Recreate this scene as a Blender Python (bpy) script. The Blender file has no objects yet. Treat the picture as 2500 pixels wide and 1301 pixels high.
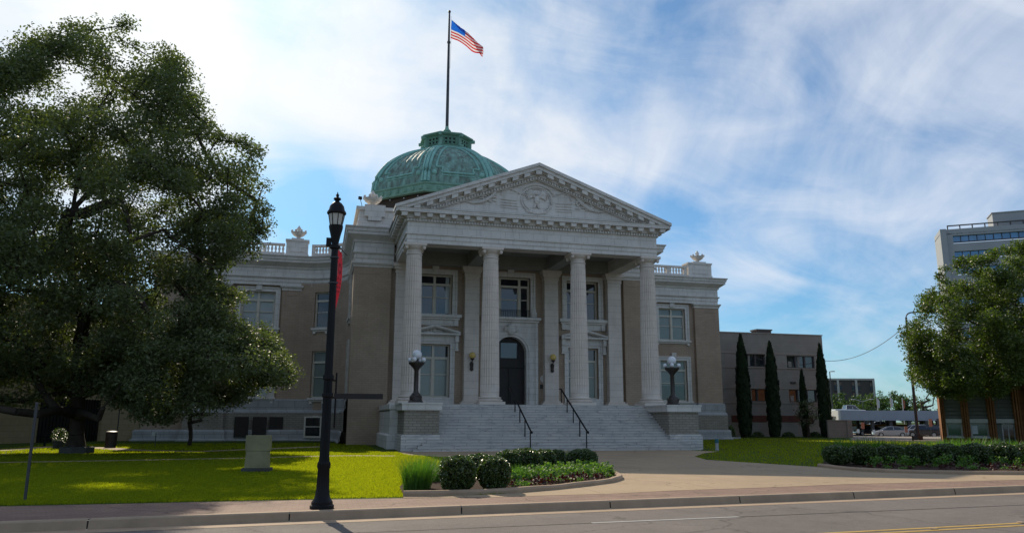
import bpy, math, random
import numpy as np
from math import radians as RAD, sin, cos, pi, sqrt, atan2

scene = bpy.context.scene
# ------------------------------------------------------------------ camera
FPX, YAW, PITCH, ROLL = 1858.0, .2471, .1993, .0035
_f = np.array([sin(YAW)*cos(PITCH), cos(YAW)*cos(PITCH), sin(PITCH)])
_r = np.array([cos(YAW), -sin(YAW), 0.0]); _u = np.cross(_r, _f)
_R = cos(ROLL)*_r + sin(ROLL)*_u; _U = -sin(ROLL)*_r + cos(ROLL)*_u
EYE = np.array([0, 0, 1.7])
from mathutils import Matrix, Vector
cam_data = bpy.data.cameras.new('camera'); cam = bpy.data.objects.new('camera', cam_data)
scene.collection.objects.link(cam); scene.camera = cam
M3 = Matrix(((_R[0], _U[0], -_f[0]), (_R[1], _U[1], -_f[1]), (_R[2], _U[2], -_f[2])))
cam.matrix_world = Matrix.Translation(Vector(EYE)) @ M3.to_4x4()
cam_data.sensor_width = 36; cam_data.lens = 36*FPX/2500; cam_data.clip_end = 6000; cam_data.clip_start = .05

def ray(px, py): return (px-1250)/FPX*_R - (py-650.5)/FPX*_U + _f
def P(px, py, Y):                      # point seen at a photo position, on the plane at depth Y
    d = ray(px, py); t = Y/d[1]; return (d[0]*t, Y, 1.7+d[2]*t)
def G(px, py, z=.1):                   # point on level ground
    d = ray(px, py); t = (z-1.7)/d[2]; return (d[0]*t, d[1]*t, z)

# ------------------------------------------------------------------ sky and sun
SUNV = Vector((-.25, 1.46, 1.0)).normalized()
SUN_EL = math.asin(SUNV.z); SUN_AZ = atan2(SUNV.x, SUNV.y)
SUN_POW, SKY_STR, EXPO = 5.0, .10, -0.07
sd = bpy.data.lights.new('sun', 'SUN'); sun = bpy.data.objects.new('sun', sd); scene.collection.objects.link(sun)
sd.energy = SUN_POW; sd.angle = RAD(.5); sd.color = (1, .87, .68)
sun.rotation_euler = SUNV.to_track_quat('Z', 'Y').to_euler(); sun.location = (0, 0, 60)
W = bpy.data.worlds.new("World"); scene.world = W; W.use_nodes = True
nt = W.node_tree; nt.nodes.clear()
def N(t, **k):
    n = nt.nodes.new(t)
    for a, b in k.items(): setattr(n, a, b)
    return n
def L(a, b): nt.links.new(a, b)
def mth(op, a, b=None, c=None, clamp=False):
    n = N('ShaderNodeMath', operation=op); n.use_clamp = clamp
    for i, s in enumerate((a, b, c)):
        if s is None: continue
        if isinstance(s, (int, float)): n.inputs[i].default_value = s
        else: L(s, n.inputs[i])
    return n.outputs[0]
sky = N('ShaderNodeTexSky', sky_type='NISHITA'); sky.sun_disc = False
sky.sun_elevation = SUN_EL; sky.sun_rotation = SUN_AZ
sky.air_density = 1.0; sky.dust_density = .6; sky.ozone_density = 3.0; sky.altitude = 20
tc = N('ShaderNodeTexCoord'); sep = N('ShaderNodeSeparateXYZ'); L(tc.outputs['Generated'], sep.inputs[0])
X_, Y_, Z_ = sep.outputs
den = mth('ADD', mth('MAXIMUM', Z_, 0.0), .42)
cv = N('ShaderNodeCombineXYZ'); L(mth('DIVIDE', X_, den), cv.inputs[0]); L(mth('DIVIDE', Y_, den), cv.inputs[1])
def noise(vec, scale, detail=6, rough=.55, dist=0.0):
    n = N('ShaderNodeTexNoise'); L(vec, n.inputs['Vector']); n.inputs['Scale'].default_value = scale
    n.inputs['Detail'].default_value = detail; n.inputs['Roughness'].default_value = rough; n.inputs['Distortion'].default_value = dist
    return n.outputs['Fac']
def mapn(vec, rot, scl, loc=(0, 0, 0)):
    m = N('ShaderNodeMapping'); L(vec, m.inputs[0]); m.inputs['Rotation'].default_value = (0, 0, rot)
    m.inputs['Scale'].default_value = scl; m.inputs['Location'].default_value = loc; return m.outputs[0]
def lobe(px, py, width):               # soft bump round a fixed sky direction
    d = Vector(ray(px, py)).normalized()
    vm = N('ShaderNodeVectorMath', operation='DOT_PRODUCT'); L(tc.outputs['Generated'], vm.inputs[0]); vm.inputs[1].default_value = d
    x = mth('DIVIDE', mth('SUBTRACT', 1.0, vm.outputs['Value']), 1-cos(RAD(width)))
    return mth('POWER', 2.718, mth('MULTIPLY', x, -1.0))
st1 = noise(mapn(cv.outputs[0], RAD(-38), (1.5, .8, 1), (3.1, 1.2, 0)), 2.0, 8, .55, .9)
st2 = noise(mapn(cv.outputs[0], RAD(12), (.8, 1.4, 1), (7.3, 2.2, 0)), 3.4, 8, .58, .8)
big = noise(mapn(cv.outputs[0], 0, (1, 1, 1), (1.3, 5.0, 0)), .95, 3, .5, .3)
cl = mth('ADD', mth('ADD', mth('MULTIPLY', st1, 1.2), mth('MULTIPLY', st2, .95)), mth('MULTIPLY', big, .4))
cl = mth('SUBTRACT', cl, 1.03)
for px, py, w, a in ((620, 60, 16, .30), (250, 60, 9, .18), (1150, 250, 9, .16), (1150, 330, 5, .10), (1450, 420, 7, .07), (2200, 350, 10, .06), (1700, 330, 7, .07), (2050, 700, 7, .06), (1900, 640, 5, .10), (700, 580, 2.6, .22), (850, 400, 3, .10),
                     (770, 500, 4.6, -.62), (1680, 520, 4.2, -.30), (2150, 920, 9, -.16), (1850, 760, 3.5, -.1), (640, 70, 2.8, -.22), (2250, 120, 9, -.04), (2150, 260, 8, .06), (1800, 100, 8, -.05), (1500, 130, 5, -.06), (1350, 60, 5, -.05), (1560, 150, 5, -.06)):
    cl = mth('ADD', cl, mth('MULTIPLY', lobe(px, py, w), a))
cl = mth('MULTIPLY', cl, 1.4, clamp=True)
cr = N('ShaderNodeMapRange', interpolation_type='SMOOTHSTEP'); L(cl, cr.inputs['Value'])
cr.inputs['From Min'].default_value = -.25; cr.inputs['From Max'].default_value = 1.15; cr.inputs['To Max'].default_value = .93
vs = N('ShaderNodeVectorMath', operation='DOT_PRODUCT'); L(tc.outputs['Generated'], vs.inputs[0]); vs.inputs[1].default_value = SUNV
sa = mth('MAXIMUM', vs.outputs['Value'], 0.0)
glow = mth('ADD', mth('MULTIPLY', mth('POWER', sa, 5), 2.6), mth('MULTIPLY', mth('POWER', sa, 40), 2.0))
CL_B, CL_G = 9.3, .6
cb = mth('ADD', mth('MULTIPLY', glow, CL_G), CL_B)
cc = N('ShaderNodeMixRGB', blend_type='MULTIPLY'); cc.inputs[0].default_value = 1
cw = N('ShaderNodeMixRGB'); cw.inputs[1].default_value = (.83, .915, 1.07, 1); cw.inputs[2].default_value = (1, .99, .97, 1); L(mth('POWER', sa, 3), cw.inputs[0]); L(cw.outputs[0], cc.inputs[1]); L(cb, cc.inputs[2])
# the blue itself, a little richer away from the sun
sk = N('ShaderNodeMixRGB', blend_type='MULTIPLY'); sk.inputs[0].default_value = 1; L(sky.outputs[0], sk.inputs[1]); sk.inputs[2].default_value = (.46, .86, 1.08, 1)
mx = N('ShaderNodeMixRGB'); L(cr.outputs[0], mx.inputs[0]); L(sk.outputs[0], mx.inputs[1]); L(cc.outputs[0], mx.inputs[2])
bg = N('ShaderNodeBackground'); L(mx.outputs[0], bg.inputs[0]); bg.inputs[1].default_value = SKY_STR
wo = N('ShaderNodeOutputWorld'); L(bg.outputs[0], wo.inputs[0])
scene.view_settings.view_transform = 'Standard'; scene.view_settings.look = 'None'
scene.view_settings.exposure = EXPO; scene.view_settings.gamma = 1
scene.cycles.max_bounces = 6; scene.cycles.diffuse_bounces = 3; scene.cycles.transparent_max_bounces = 4
scene.cycles.caustics_reflective = False; scene.cycles.caustics_refractive = False

# ------------------------------------------------------------------ materials
def mat(name, col, rough=.8, var=.12, scale=3.0, bump=0.0, bscale=20.0, spec=.3, metal=0.0, col2=None, transl=None, coat=0.0, island=False, extra=None):
    m = bpy.data.materials.new(name); m.use_nodes = True; t = m.node_tree; n = t.nodes; l = t.links
    b = n['Principled BSDF']; b.inputs['Roughness'].default_value = rough; b.inputs['Metallic'].default_value = metal
    b.inputs['Specular IOR Level'].default_value = spec; b.inputs['Coat Weight'].default_value = coat; b.inputs['Coat Roughness'].default_value = .03
    tcn = n.new('ShaderNodeTexCoord'); vec = tcn.outputs['Object']
    c2 = col2 or tuple(max(0, c*(1-var*1.6)) for c in col); c1 = col if col2 else tuple(min(1, c*(1+var*.6)) for c in col)
    ramp = n.new('ShaderNodeMixRGB'); ramp.inputs[1].default_value = (*c1, 1); ramp.inputs[2].default_value = (*c2, 1)
    if island:
        g = n.new('ShaderNodeNewGeometry'); l.new(g.outputs['Random Per Island'], ramp.inputs[0])
    else:
        no = n.new('ShaderNodeTexNoise'); l.new(vec, no.inputs['Vector']); no.inputs['Scale'].default_value = scale
        no.inputs['Detail'].default_value = 6; no.inputs['Roughness'].default_value = .65
        mr = n.new('ShaderNodeMapRange'); l.new(no.outputs['Fac'], mr.inputs['Value']); mr.inputs['From Min'].default_value = .3; mr.inputs['From Max'].default_value = .7
        l.new(mr.outputs[0], ramp.inputs[0])
    out = ramp.outputs[0]
    if extra: out = extra(t, vec, out, b)
    l.new(out, b.inputs['Base Color'])
    if bump:
        nb = n.new('ShaderNodeTexNoise'); l.new(vec, nb.inputs['Vector']); nb.inputs['Scale'].default_value = bscale; nb.inputs['Detail'].default_value = 4
        bp = n.new('ShaderNodeBump'); bp.inputs['Strength'].default_value = bump; bp.inputs['Distance'].default_value = .02
        l.new(nb.outputs['Fac'], bp.inputs['Height']); l.new(bp.outputs[0], b.inputs['Normal'])
    if transl:
        tr = n.new('ShaderNodeBsdfTranslucent'); l.new(out, tr.inputs[0])
        mul = n.new('ShaderNodeMixRGB'); mul.blend_type = 'MULTIPLY'; mul.inputs[0].default_value = 1; l.new(out, mul.inputs[1]); mul.inputs[2].default_value = transl[1]; l.new(mul.outputs[0], tr.inputs[0])
        ms = n.new('ShaderNodeMixShader'); ms.inputs[0].default_value = transl[0]
        l.new(b.outputs[0], ms.inputs[1]); l.new(tr.outputs[0], ms.inputs[2]); l.new(ms.outputs[0], n['Material Output'].inputs[0])
    return m

def wallvec(t, vec):
    """(x+y, z) so courses run level round axis-aligned walls"""
    n, l = t.nodes, t.links
    s = n.new('ShaderNodeSeparateXYZ'); l.new(vec, s.inputs[0]); a = n.new('ShaderNodeMath'); l.new(s.outputs[0], a.inputs[0]); l.new(s.outputs[1], a.inputs[1])
    c = n.new('ShaderNodeCombineXYZ'); l.new(a.outputs[0], c.inputs[0]); l.new(s.outputs[2], c.inputs[1]); return c.outputs[0]
def brickx(bw, bh, mortar, mcol, strength=1.0, flat=False, c2=None, stain=None, streak=0.0):
    def fn(t, vec, out, b):
        n, l = t.nodes, t.links
        v = vec if flat else wallvec(t, vec)
        br = n.new('ShaderNodeTexBrick'); l.new(v, br.inputs['Vector']); br.inputs['Scale'].default_value = 1
        br.inputs['Brick Width'].default_value = bw; br.inputs['Row Height'].default_value = bh; br.inputs['Mortar Size'].default_value = mortar
        br.inputs['Mortar Smooth'].default_value = .2
        br.inputs['Color1'].default_value = (1, 1, 1, 1); br.inputs['Color2'].default_value = (*(c2 or (.82, .82, .82)), 1); br.inputs['Mortar'].default_value = (*mcol, 1)
        m = n.new('ShaderNodeMixRGB'); m.blend_type = 'MULTIPLY'; m.inputs[0].default_value = strength; l.new(out, m.inputs[1]); l.new(br.outputs['Color'], m.inputs[2])
        o = m.outputs[0]
        if streak:
            mp = n.new('ShaderNodeMapping'); l.new(vec, mp.inputs[0]); mp.inputs['Scale'].default_value = (2.2, 2.2, .25) if streak < .9 else (1.1, 1.1, 5.0)
            no = n.new('ShaderNodeTexNoise'); l.new(mp.outputs[0], no.inputs['Vector']); no.inputs['Scale'].default_value = 1.6; no.inputs['Detail'].default_value = 7; no.inputs['Roughness'].default_value = .7
            mr = n.new('ShaderNodeMapRange'); l.new(no.outputs['Fac'], mr.inputs['Value']); mr.inputs['From Min'].default_value = .52; mr.inputs['From Max'].default_value = .8; mr.inputs['To Max'].default_value = streak
            m2 = n.new('ShaderNodeMixRGB'); l.new(mr.outputs[0], m2.inputs[0]); l.new(o, m2.inputs[1]); m2.inputs[2].default_value = (*(stain or (.16, .13, .10)), 1); o = m2.outputs[0]
        return o
    return fn
def speck(fine, amt, big=(.5, .5), then=None):
    def fn(t, vec, out, b):
        n, l = t.nodes, t.links; o = then(t, vec, out, b) if then else out
        for sc, lo, hi in ((fine, 1-amt, 1+amt), (big[1]*6, 1-amt*.35, 1+amt*.35), (big[0], 1-amt*.4, 1+amt*.4)):
            no = n.new('ShaderNodeTexNoise'); l.new(vec, no.inputs['Vector']); no.inputs['Scale'].default_value = sc; no.inputs['Detail'].default_value = 5; no.inputs['Roughness'].default_value = .7
            mr = n.new('ShaderNodeMapRange'); l.new(no.outputs['Fac'], mr.inputs['Value']); mr.inputs['From Min'].default_value = .3; mr.inputs['From Max'].default_value = .7; mr.inputs['To Min'].default_value = lo; mr.inputs['To Max'].default_value = hi
            m = n.new('ShaderNodeMixRGB'); m.blend_type = 'MULTIPLY'; m.inputs[0].default_value = 1; l.new(o, m.inputs[1]); l.new(mr.outputs[0], m.inputs[2]); o = m.outputs[0]
        vo = n.new('ShaderNodeTexVoronoi'); vo.feature = 'DISTANCE_TO_EDGE'; vo.inputs['Scale'].default_value = .22
        nw = n.new('ShaderNodeTexNoise'); l.new(vec, nw.inputs['Vector']); nw.inputs['Scale'].default_value = 1.2; nw.inputs['Detail'].default_value = 6
        mxv = n.new('ShaderNodeMixRGB'); mxv.inputs[0].default_value = .25; l.new(vec, mxv.inputs[1]); l.new(nw.outputs['Color'], mxv.inputs[2]); 
        av = n.new('ShaderNodeVectorMath'); av.operation = 'MULTIPLY_ADD'; l.new(nw.outputs['Color'], av.inputs[0]); av.inputs[1].default_value = (1.2, 1.2, 0); l.new(vec, av.inputs[2]); l.new(av.outputs[0], vo.inputs['Vector'])
        cr_ = n.new('ShaderNodeMapRange'); l.new(vo.outputs['Distance'], cr_.inputs['Value']); cr_.inputs['From Max'].default_value = .006; cr_.inputs['To Min'].default_value = .55; cr_.inputs['To Max'].default_value = 1
        m = n.new('ShaderNodeMixRGB'); m.blend_type = 'MULTIPLY'; m.inputs[0].default_value = 1; l.new(o, m.inputs[1]); l.new(cr_.outputs[0], m.inputs[2])
        return m.outputs[0]
    return fn
MT = {}
MT['terra'] = mat('white_terracotta', (.71, .665, .61), .55, .10, .8, .12, 6, .4, extra=brickx(.9, .42, .014, (.66, .62, .57), .9, c2=(.95, .95, .94), stain=(.24, .19, .15), streak=.35))
MT['terra_col'] = mat('column_terracotta', (.73, .635, .55), .55, .10, .9, .10, 6, .4, extra=brickx(60, .46, .014, (.74, .70, .65), .9, c2=(.95, .95, .93), stain=(.3, .24, .19), streak=.25))
MT['brick'] = mat('grey_buff_brick', (.45, .34, .25), .9, .12, .5, .25, 30, .2, extra=brickx(.42, .14, .020, (.78, .76, .74), .8, c2=(.88, .87, .86), streak=.18, stain=(.12, .10, .09)))
MT['brick_base'] = mat('pale_buff_brick', (.36, .32, .265), .9, .12, .5, .2, 30, .2, extra=brickx(.42, .14, .024, (.60, .58, .55), .9, c2=(.8, .78, .76), streak=.25))
MT['beltstone'] = mat('grey_limestone', (.40, .40, .39), .8, .12, .7, .15, 9, .3, extra=brickx(1.2, .5, .016, (.5, .48, .45), .9, c2=(.92, .92, .92), streak=.35))
MT['marble'] = mat('veined_white_marble', (.70, .645, .58), .45, .08, 1.2, .08, 8, .4, col2=(.55, .53, .51), extra=brickx(1.9, 2.48/17, .016, (.48, .46, .45), .9, c2=(.90, .90, .91), streak=.9, stain=(.10, .09, .09)))
def patina(t, vec, out, b):
    n, l = t.nodes, t.links
    mp = n.new('ShaderNodeMapping'); l.new(vec, mp.inputs[0]); mp.inputs['Scale'].default_value = (1.6, 1.6, .35)
    no = n.new('ShaderNodeTexNoise'); l.new(mp.outputs[0], no.inputs['Vector']); no.inputs['Scale'].default_value = 1.3; no.inputs['Detail'].default_value = 8; no.inputs['Roughness'].default_value = .7
    mr = n.new('ShaderNodeMapRange'); l.new(no.outputs['Fac'], mr.inputs['Value']); mr.inputs['From Min'].default_value = .38; mr.inputs['From Max'].default_value = .62
    m2 = n.new('ShaderNodeMixRGB'); l.new(mr.outputs[0], m2.inputs[0]); l.new(out, m2.inputs[1]); m2.inputs[2].default_value = (.12, .15, .12, 1); return m2.outputs[0]
MT['copper'] = mat('green_copper', (.27, .47, .40), .65, .2, 1.2, .2, 12, .2, extra=patina)
MT['copper_rib'] = mat('bright_green_copper', (.28, .54, .47), .7, .18, 1.5, .1, 12, .2)
MT['copper_band'] = mat('yellow_green_copper', (.22, .40, .31), .7, .2, 1.5, .1, 12, .4)
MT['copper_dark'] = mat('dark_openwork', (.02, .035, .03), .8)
MT['drum'] = mat('brown_drum', (.08, .058, .045), .8, .2, 1, .1, 10)
MT['roof'] = mat('grey_roofing', (.22, .21, .2), .9)
MT['ceiling'] = mat('porch_ceiling', (.30, .30, .27), .8, .1, 1)
MT['frame'] = mat('cream_window_paint', (.62, .57, .47), .5, .05, 2)
MT['glass'] = mat('dark_window_glass', (.015, .02, .03), .04, .3, .6, spec=.6, coat=.6)
MT['curtain'] = mat('curtained_glass', (.17, .21, .19), .25, .18, .5, spec=.5, coat=.6)
MT['blind'] = mat('white_blind_glass', (.42, .46, .46), .3, .1, .8, spec=.5, coat=.5)
MT['wood'] = mat('dark_wood_door', (.016, .010, .007), .6, .4, 3, spec=.5)
MT['black'] = mat('black_painted_iron', (.005, .005, .006), .5, .2, 4, .1, 40, .25)
MT['bronze'] = mat('brown_bronze', (.045, .032, .025), .45, .3, 4, .1, 30, .5)
MT['globe'] = mat('white_globe_glass', (.80, .80, .82), .15, .03, 1, spec=.5, coat=.4)
MT['globe_y'] = mat('amber_globe_glass', (.72, .50, .13), .15, .05, 1, spec=.5, coat=.4)
MT['clear'] = mat('frosted_lantern_glass', (.75, .78, .78), .2, .05, 1, transl=(.6, (1, 1, 1, 1)))
MT['red'] = mat('red_banner_cloth', (.55, .02, .035), .7, .1, 2, transl=(.35, (1, .8, .8, 1)))
MT['near_black'] = mat('dark_sign_panel', (.02, .016, .015), .5, .2, 3)
MT['steel'] = mat('grey_galvanised_steel', (.075, .075, .078), .45, .15, 3, metal=.4)
MT['asphalt'] = mat('worn_asphalt', (.158, .137, .122), .88, .12, .7, .5, 60, .3, extra=speck(70, .35, (.3, 1.6)))
MT['concrete'] = mat('tan_concrete', (.385, .283, .178), .85, .10, .5, .15, 40, .3, extra=speck(40, .16, (.35, 1.2), brickx(3.1, 3.1, .02, (.6, .57, .54), .8, flat=True, c2=(.94, .94, .93))))
MT['kerb'] = mat('kerb_concrete', (.40, .29, .195), .85, .14, 1.5, .2, 30, .3)
MT['paver'] = mat('red_brick_paving', (.27, .175, .13), .85, .15, 1.2, .2, 30, .3, extra=speck(30, .16, (.35, 1.2), brickx(.22, .11, .008, (.6, .56, .52), .8, flat=True, c2=(.84, .80, .80))))
MT['lawn'] = mat('lawn_turf', (.055, .085, .010), .9, .2, .35, .8, 25, .1, col2=(.035, .06, .008))
MT['soil'] = mat('dark_bark_mulch', (.055, .032, .022), .95, .3, 8, 1.0, 30, .1)
MT['yellow_paint'] = mat('yellow_road_paint', (.50, .32, .07), .7, .2, 3)
MT['white_paint'] = mat('white_road_paint', (.36, .35, .33), .7, .15, 3)
MT['joint'] = mat('dark_joint_tar', (.05, .045, .04), .8, .2, 3)
GR = (1.1, 1.35, .35, 1)
MT['grass'] = mat('grass_blades', (.205, .26, .022), .6, .2, island=True, col2=(.125, .185, .014), transl=(.68, (2.15, 1.85, .4, 1)), spec=.15)
MT['tallgrass'] = mat('tall_grass_blades', (.13, .24, .05), .5, .2, island=True, col2=(.07, .16, .035), transl=(.45, GR), spec=.3)
MT['oakleaf'] = mat('oak_leaves', (.15, .17, .08), .55, .2, island=True, col2=(.10, .12, .065), transl=(.30, (1.5, 1.8, .5, 1)), spec=.34)
MT['elmleaf'] = mat('elm_leaves', (.13, .16, .04), .5, .2, island=True, col2=(.055, .08, .022), transl=(.33, (1.5, 1.9, .4, 1)), spec=.5)
MT['farleaf'] = mat('far_tree_leaves', (.085, .14, .045), .6, .2, island=True, col2=(.045, .085, .028), transl=(.33, (1.3, 1.5, .5, 1)), spec=.3)
MT['boxleaf'] = mat('glossy_shrub_leaves', (.105, .145, .035), .38, .2, island=True, col2=(.045, .072, .02), transl=(.2, (1.4, 1.9, .4, 1)), spec=.8)
MT['cypress'] = mat('cypress_foliage', (.022, .040, .014), .7, .2, island=True, col2=(.010, .022, .009), spec=.2)
MT['lime'] = mat('pale_green_leaves', (.16, .26, .07), .6, .2, island=True, col2=(.08, .16, .035), transl=(.4, GR), spec=.2)
MT['redleaf'] = mat('dark_red_leaves', (.085, .022, .018), .5, .2, island=True, col2=(.03, .012, .01), transl=(.2, (1.5, .7, .6, 1)), spec=.4)
MT['bark'] = mat('oak_bark', (.060, .046, .036), .95, .25, 3, .8, 12, .1)
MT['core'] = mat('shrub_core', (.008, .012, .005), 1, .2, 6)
MT['stone'] = mat('weathered_limestone', (.27, .245, .14), .85, .18, 2, .2, 20, .2)
MT['darkstone'] = mat('dark_stone_base', (.07, .07, .065), .8, .2, 2, .2, 20)
MT['ext'] = mat('tan_roughcast', (.31, .275, .235), .9, .10, .8, .3, 12, .2, extra=brickx(3.0, .26, .012, (.75, .73, .72), .6, c2=(.9, .9, .9)))
MT['ext_b'] = mat('smooth_tan_band', (.34, .29, .245), .9, .06, .6, .1, 12, .2)
MT['ext_r'] = mat('red_brown_frieze', (.13, .045, .03), .8, .2, 1)
MT['ybrick'] = mat('yellow_buff_block', (.36, .28, .16), .9, .1, .6, .1, 20, .2, extra=brickx(.8, .4, .02, (.75, .73, .7), .9, c2=(.9, .9, .88)))
MT['rbrick'] = mat('orange_red_brick', (.33, .155, .065), .9, .2, 1.5, .2, 20, .2, extra=brickx(.3, .12, .012, (.7, .66, .6), .9, c2=(.75, .7, .68)))
MT['rbrick2'] = mat('deep_red_brick', (.24, .07, .05), .9, .2, 1.5, .2, 20, .2, extra=brickx(.3, .12, .012, (.8, .7, .66), .9, c2=(.75, .7, .68)))
MT['greenglass'] = mat('green_tinted_glass', (.05, .12, .09), .08, .2, .6, spec=.6, coat=.6)
MT['louvre'] = mat('grey_green_louvre', (.17, .175, .15), .7, .1, 2)
MT['lightpaint'] = mat('pale_grey_paint', (.50, .49, .46), .6, .08, 2)
MT['tower'] = mat('pale_grey_panel', (.36, .37, .38), .7, .06, .2)
MT['blueglass'] = mat('blue_tower_glass', (.10, .22, .36), .06, .25, .15, spec=.8, coat=.8, metal=.3)
MT['deck'] = mat('grey_blue_fascia', (.28, .31, .36), .7, .08, .4)
MT['darkclad'] = mat('dark_brown_cladding', (.085, .075, .072), .7, .1, .2)
MT['lot'] = mat('parking_asphalt', (.27, .23, .19), .9, .1, .5)
MT['carsilver'] = mat('silver_car_paint', (.42, .42, .43), .25, .03, 1, metal=.4, coat=1, spec=.5)
MT['carblack'] = mat('dark_car_paint', (.016, .018, .024), .2, .03, 1, coat=1, spec=.5)
MT['carwhite'] = mat('white_car_paint', (.75, .75, .75), .25, .03, 1, coat=1, spec=.5)
MT['carbeige'] = mat('beige_car_paint', (.50, .42, .27), .25, .03, 1, coat=1, spec=.5)
MT['carorange'] = mat('amber_car_paint', (.55, .26, .04), .3, .05, 1, coat=1)
MT['tyre'] = mat('black_rubber', (.02, .02, .02), .85)
MT['rim'] = mat('alloy_rim', (.45, .45, .45), .3, .05, 3, metal=.7)
MT['taillight'] = mat('red_lens', (.5, .01, .01), .2, .1, 3, coat=.5)
MT['teal'] = mat('teal_painted_metal', (.03, .13, .15), .5)
MT['wire'] = mat('grey_cable', (.35, .35, .36), .6)
MT['signred'] = mat('red_brown_sign', (.40, .14, .08), .6)
MT['signwhite'] = mat('white_sign', (.65, .68, .70), .6)
MT['flagred'] = mat('flag_red', (.62, .03, .05), .7, .05, 2, transl=(.5, (1, .7, .7, 1)))
MT['flagwhite'] = mat('flag_white', (.80, .80, .80), .7, .03, 2, transl=(.5, (1, 1, 1, 1)))
MT['flagblue'] = mat('flag_blue', (.015, .12, .50), .7, .05, 2, transl=(.5, (.8, 1.3, 1.5, 1)))
MT['amber'] = mat('yellow_beam_paint', (.45, .22, .03), .6)

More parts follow.
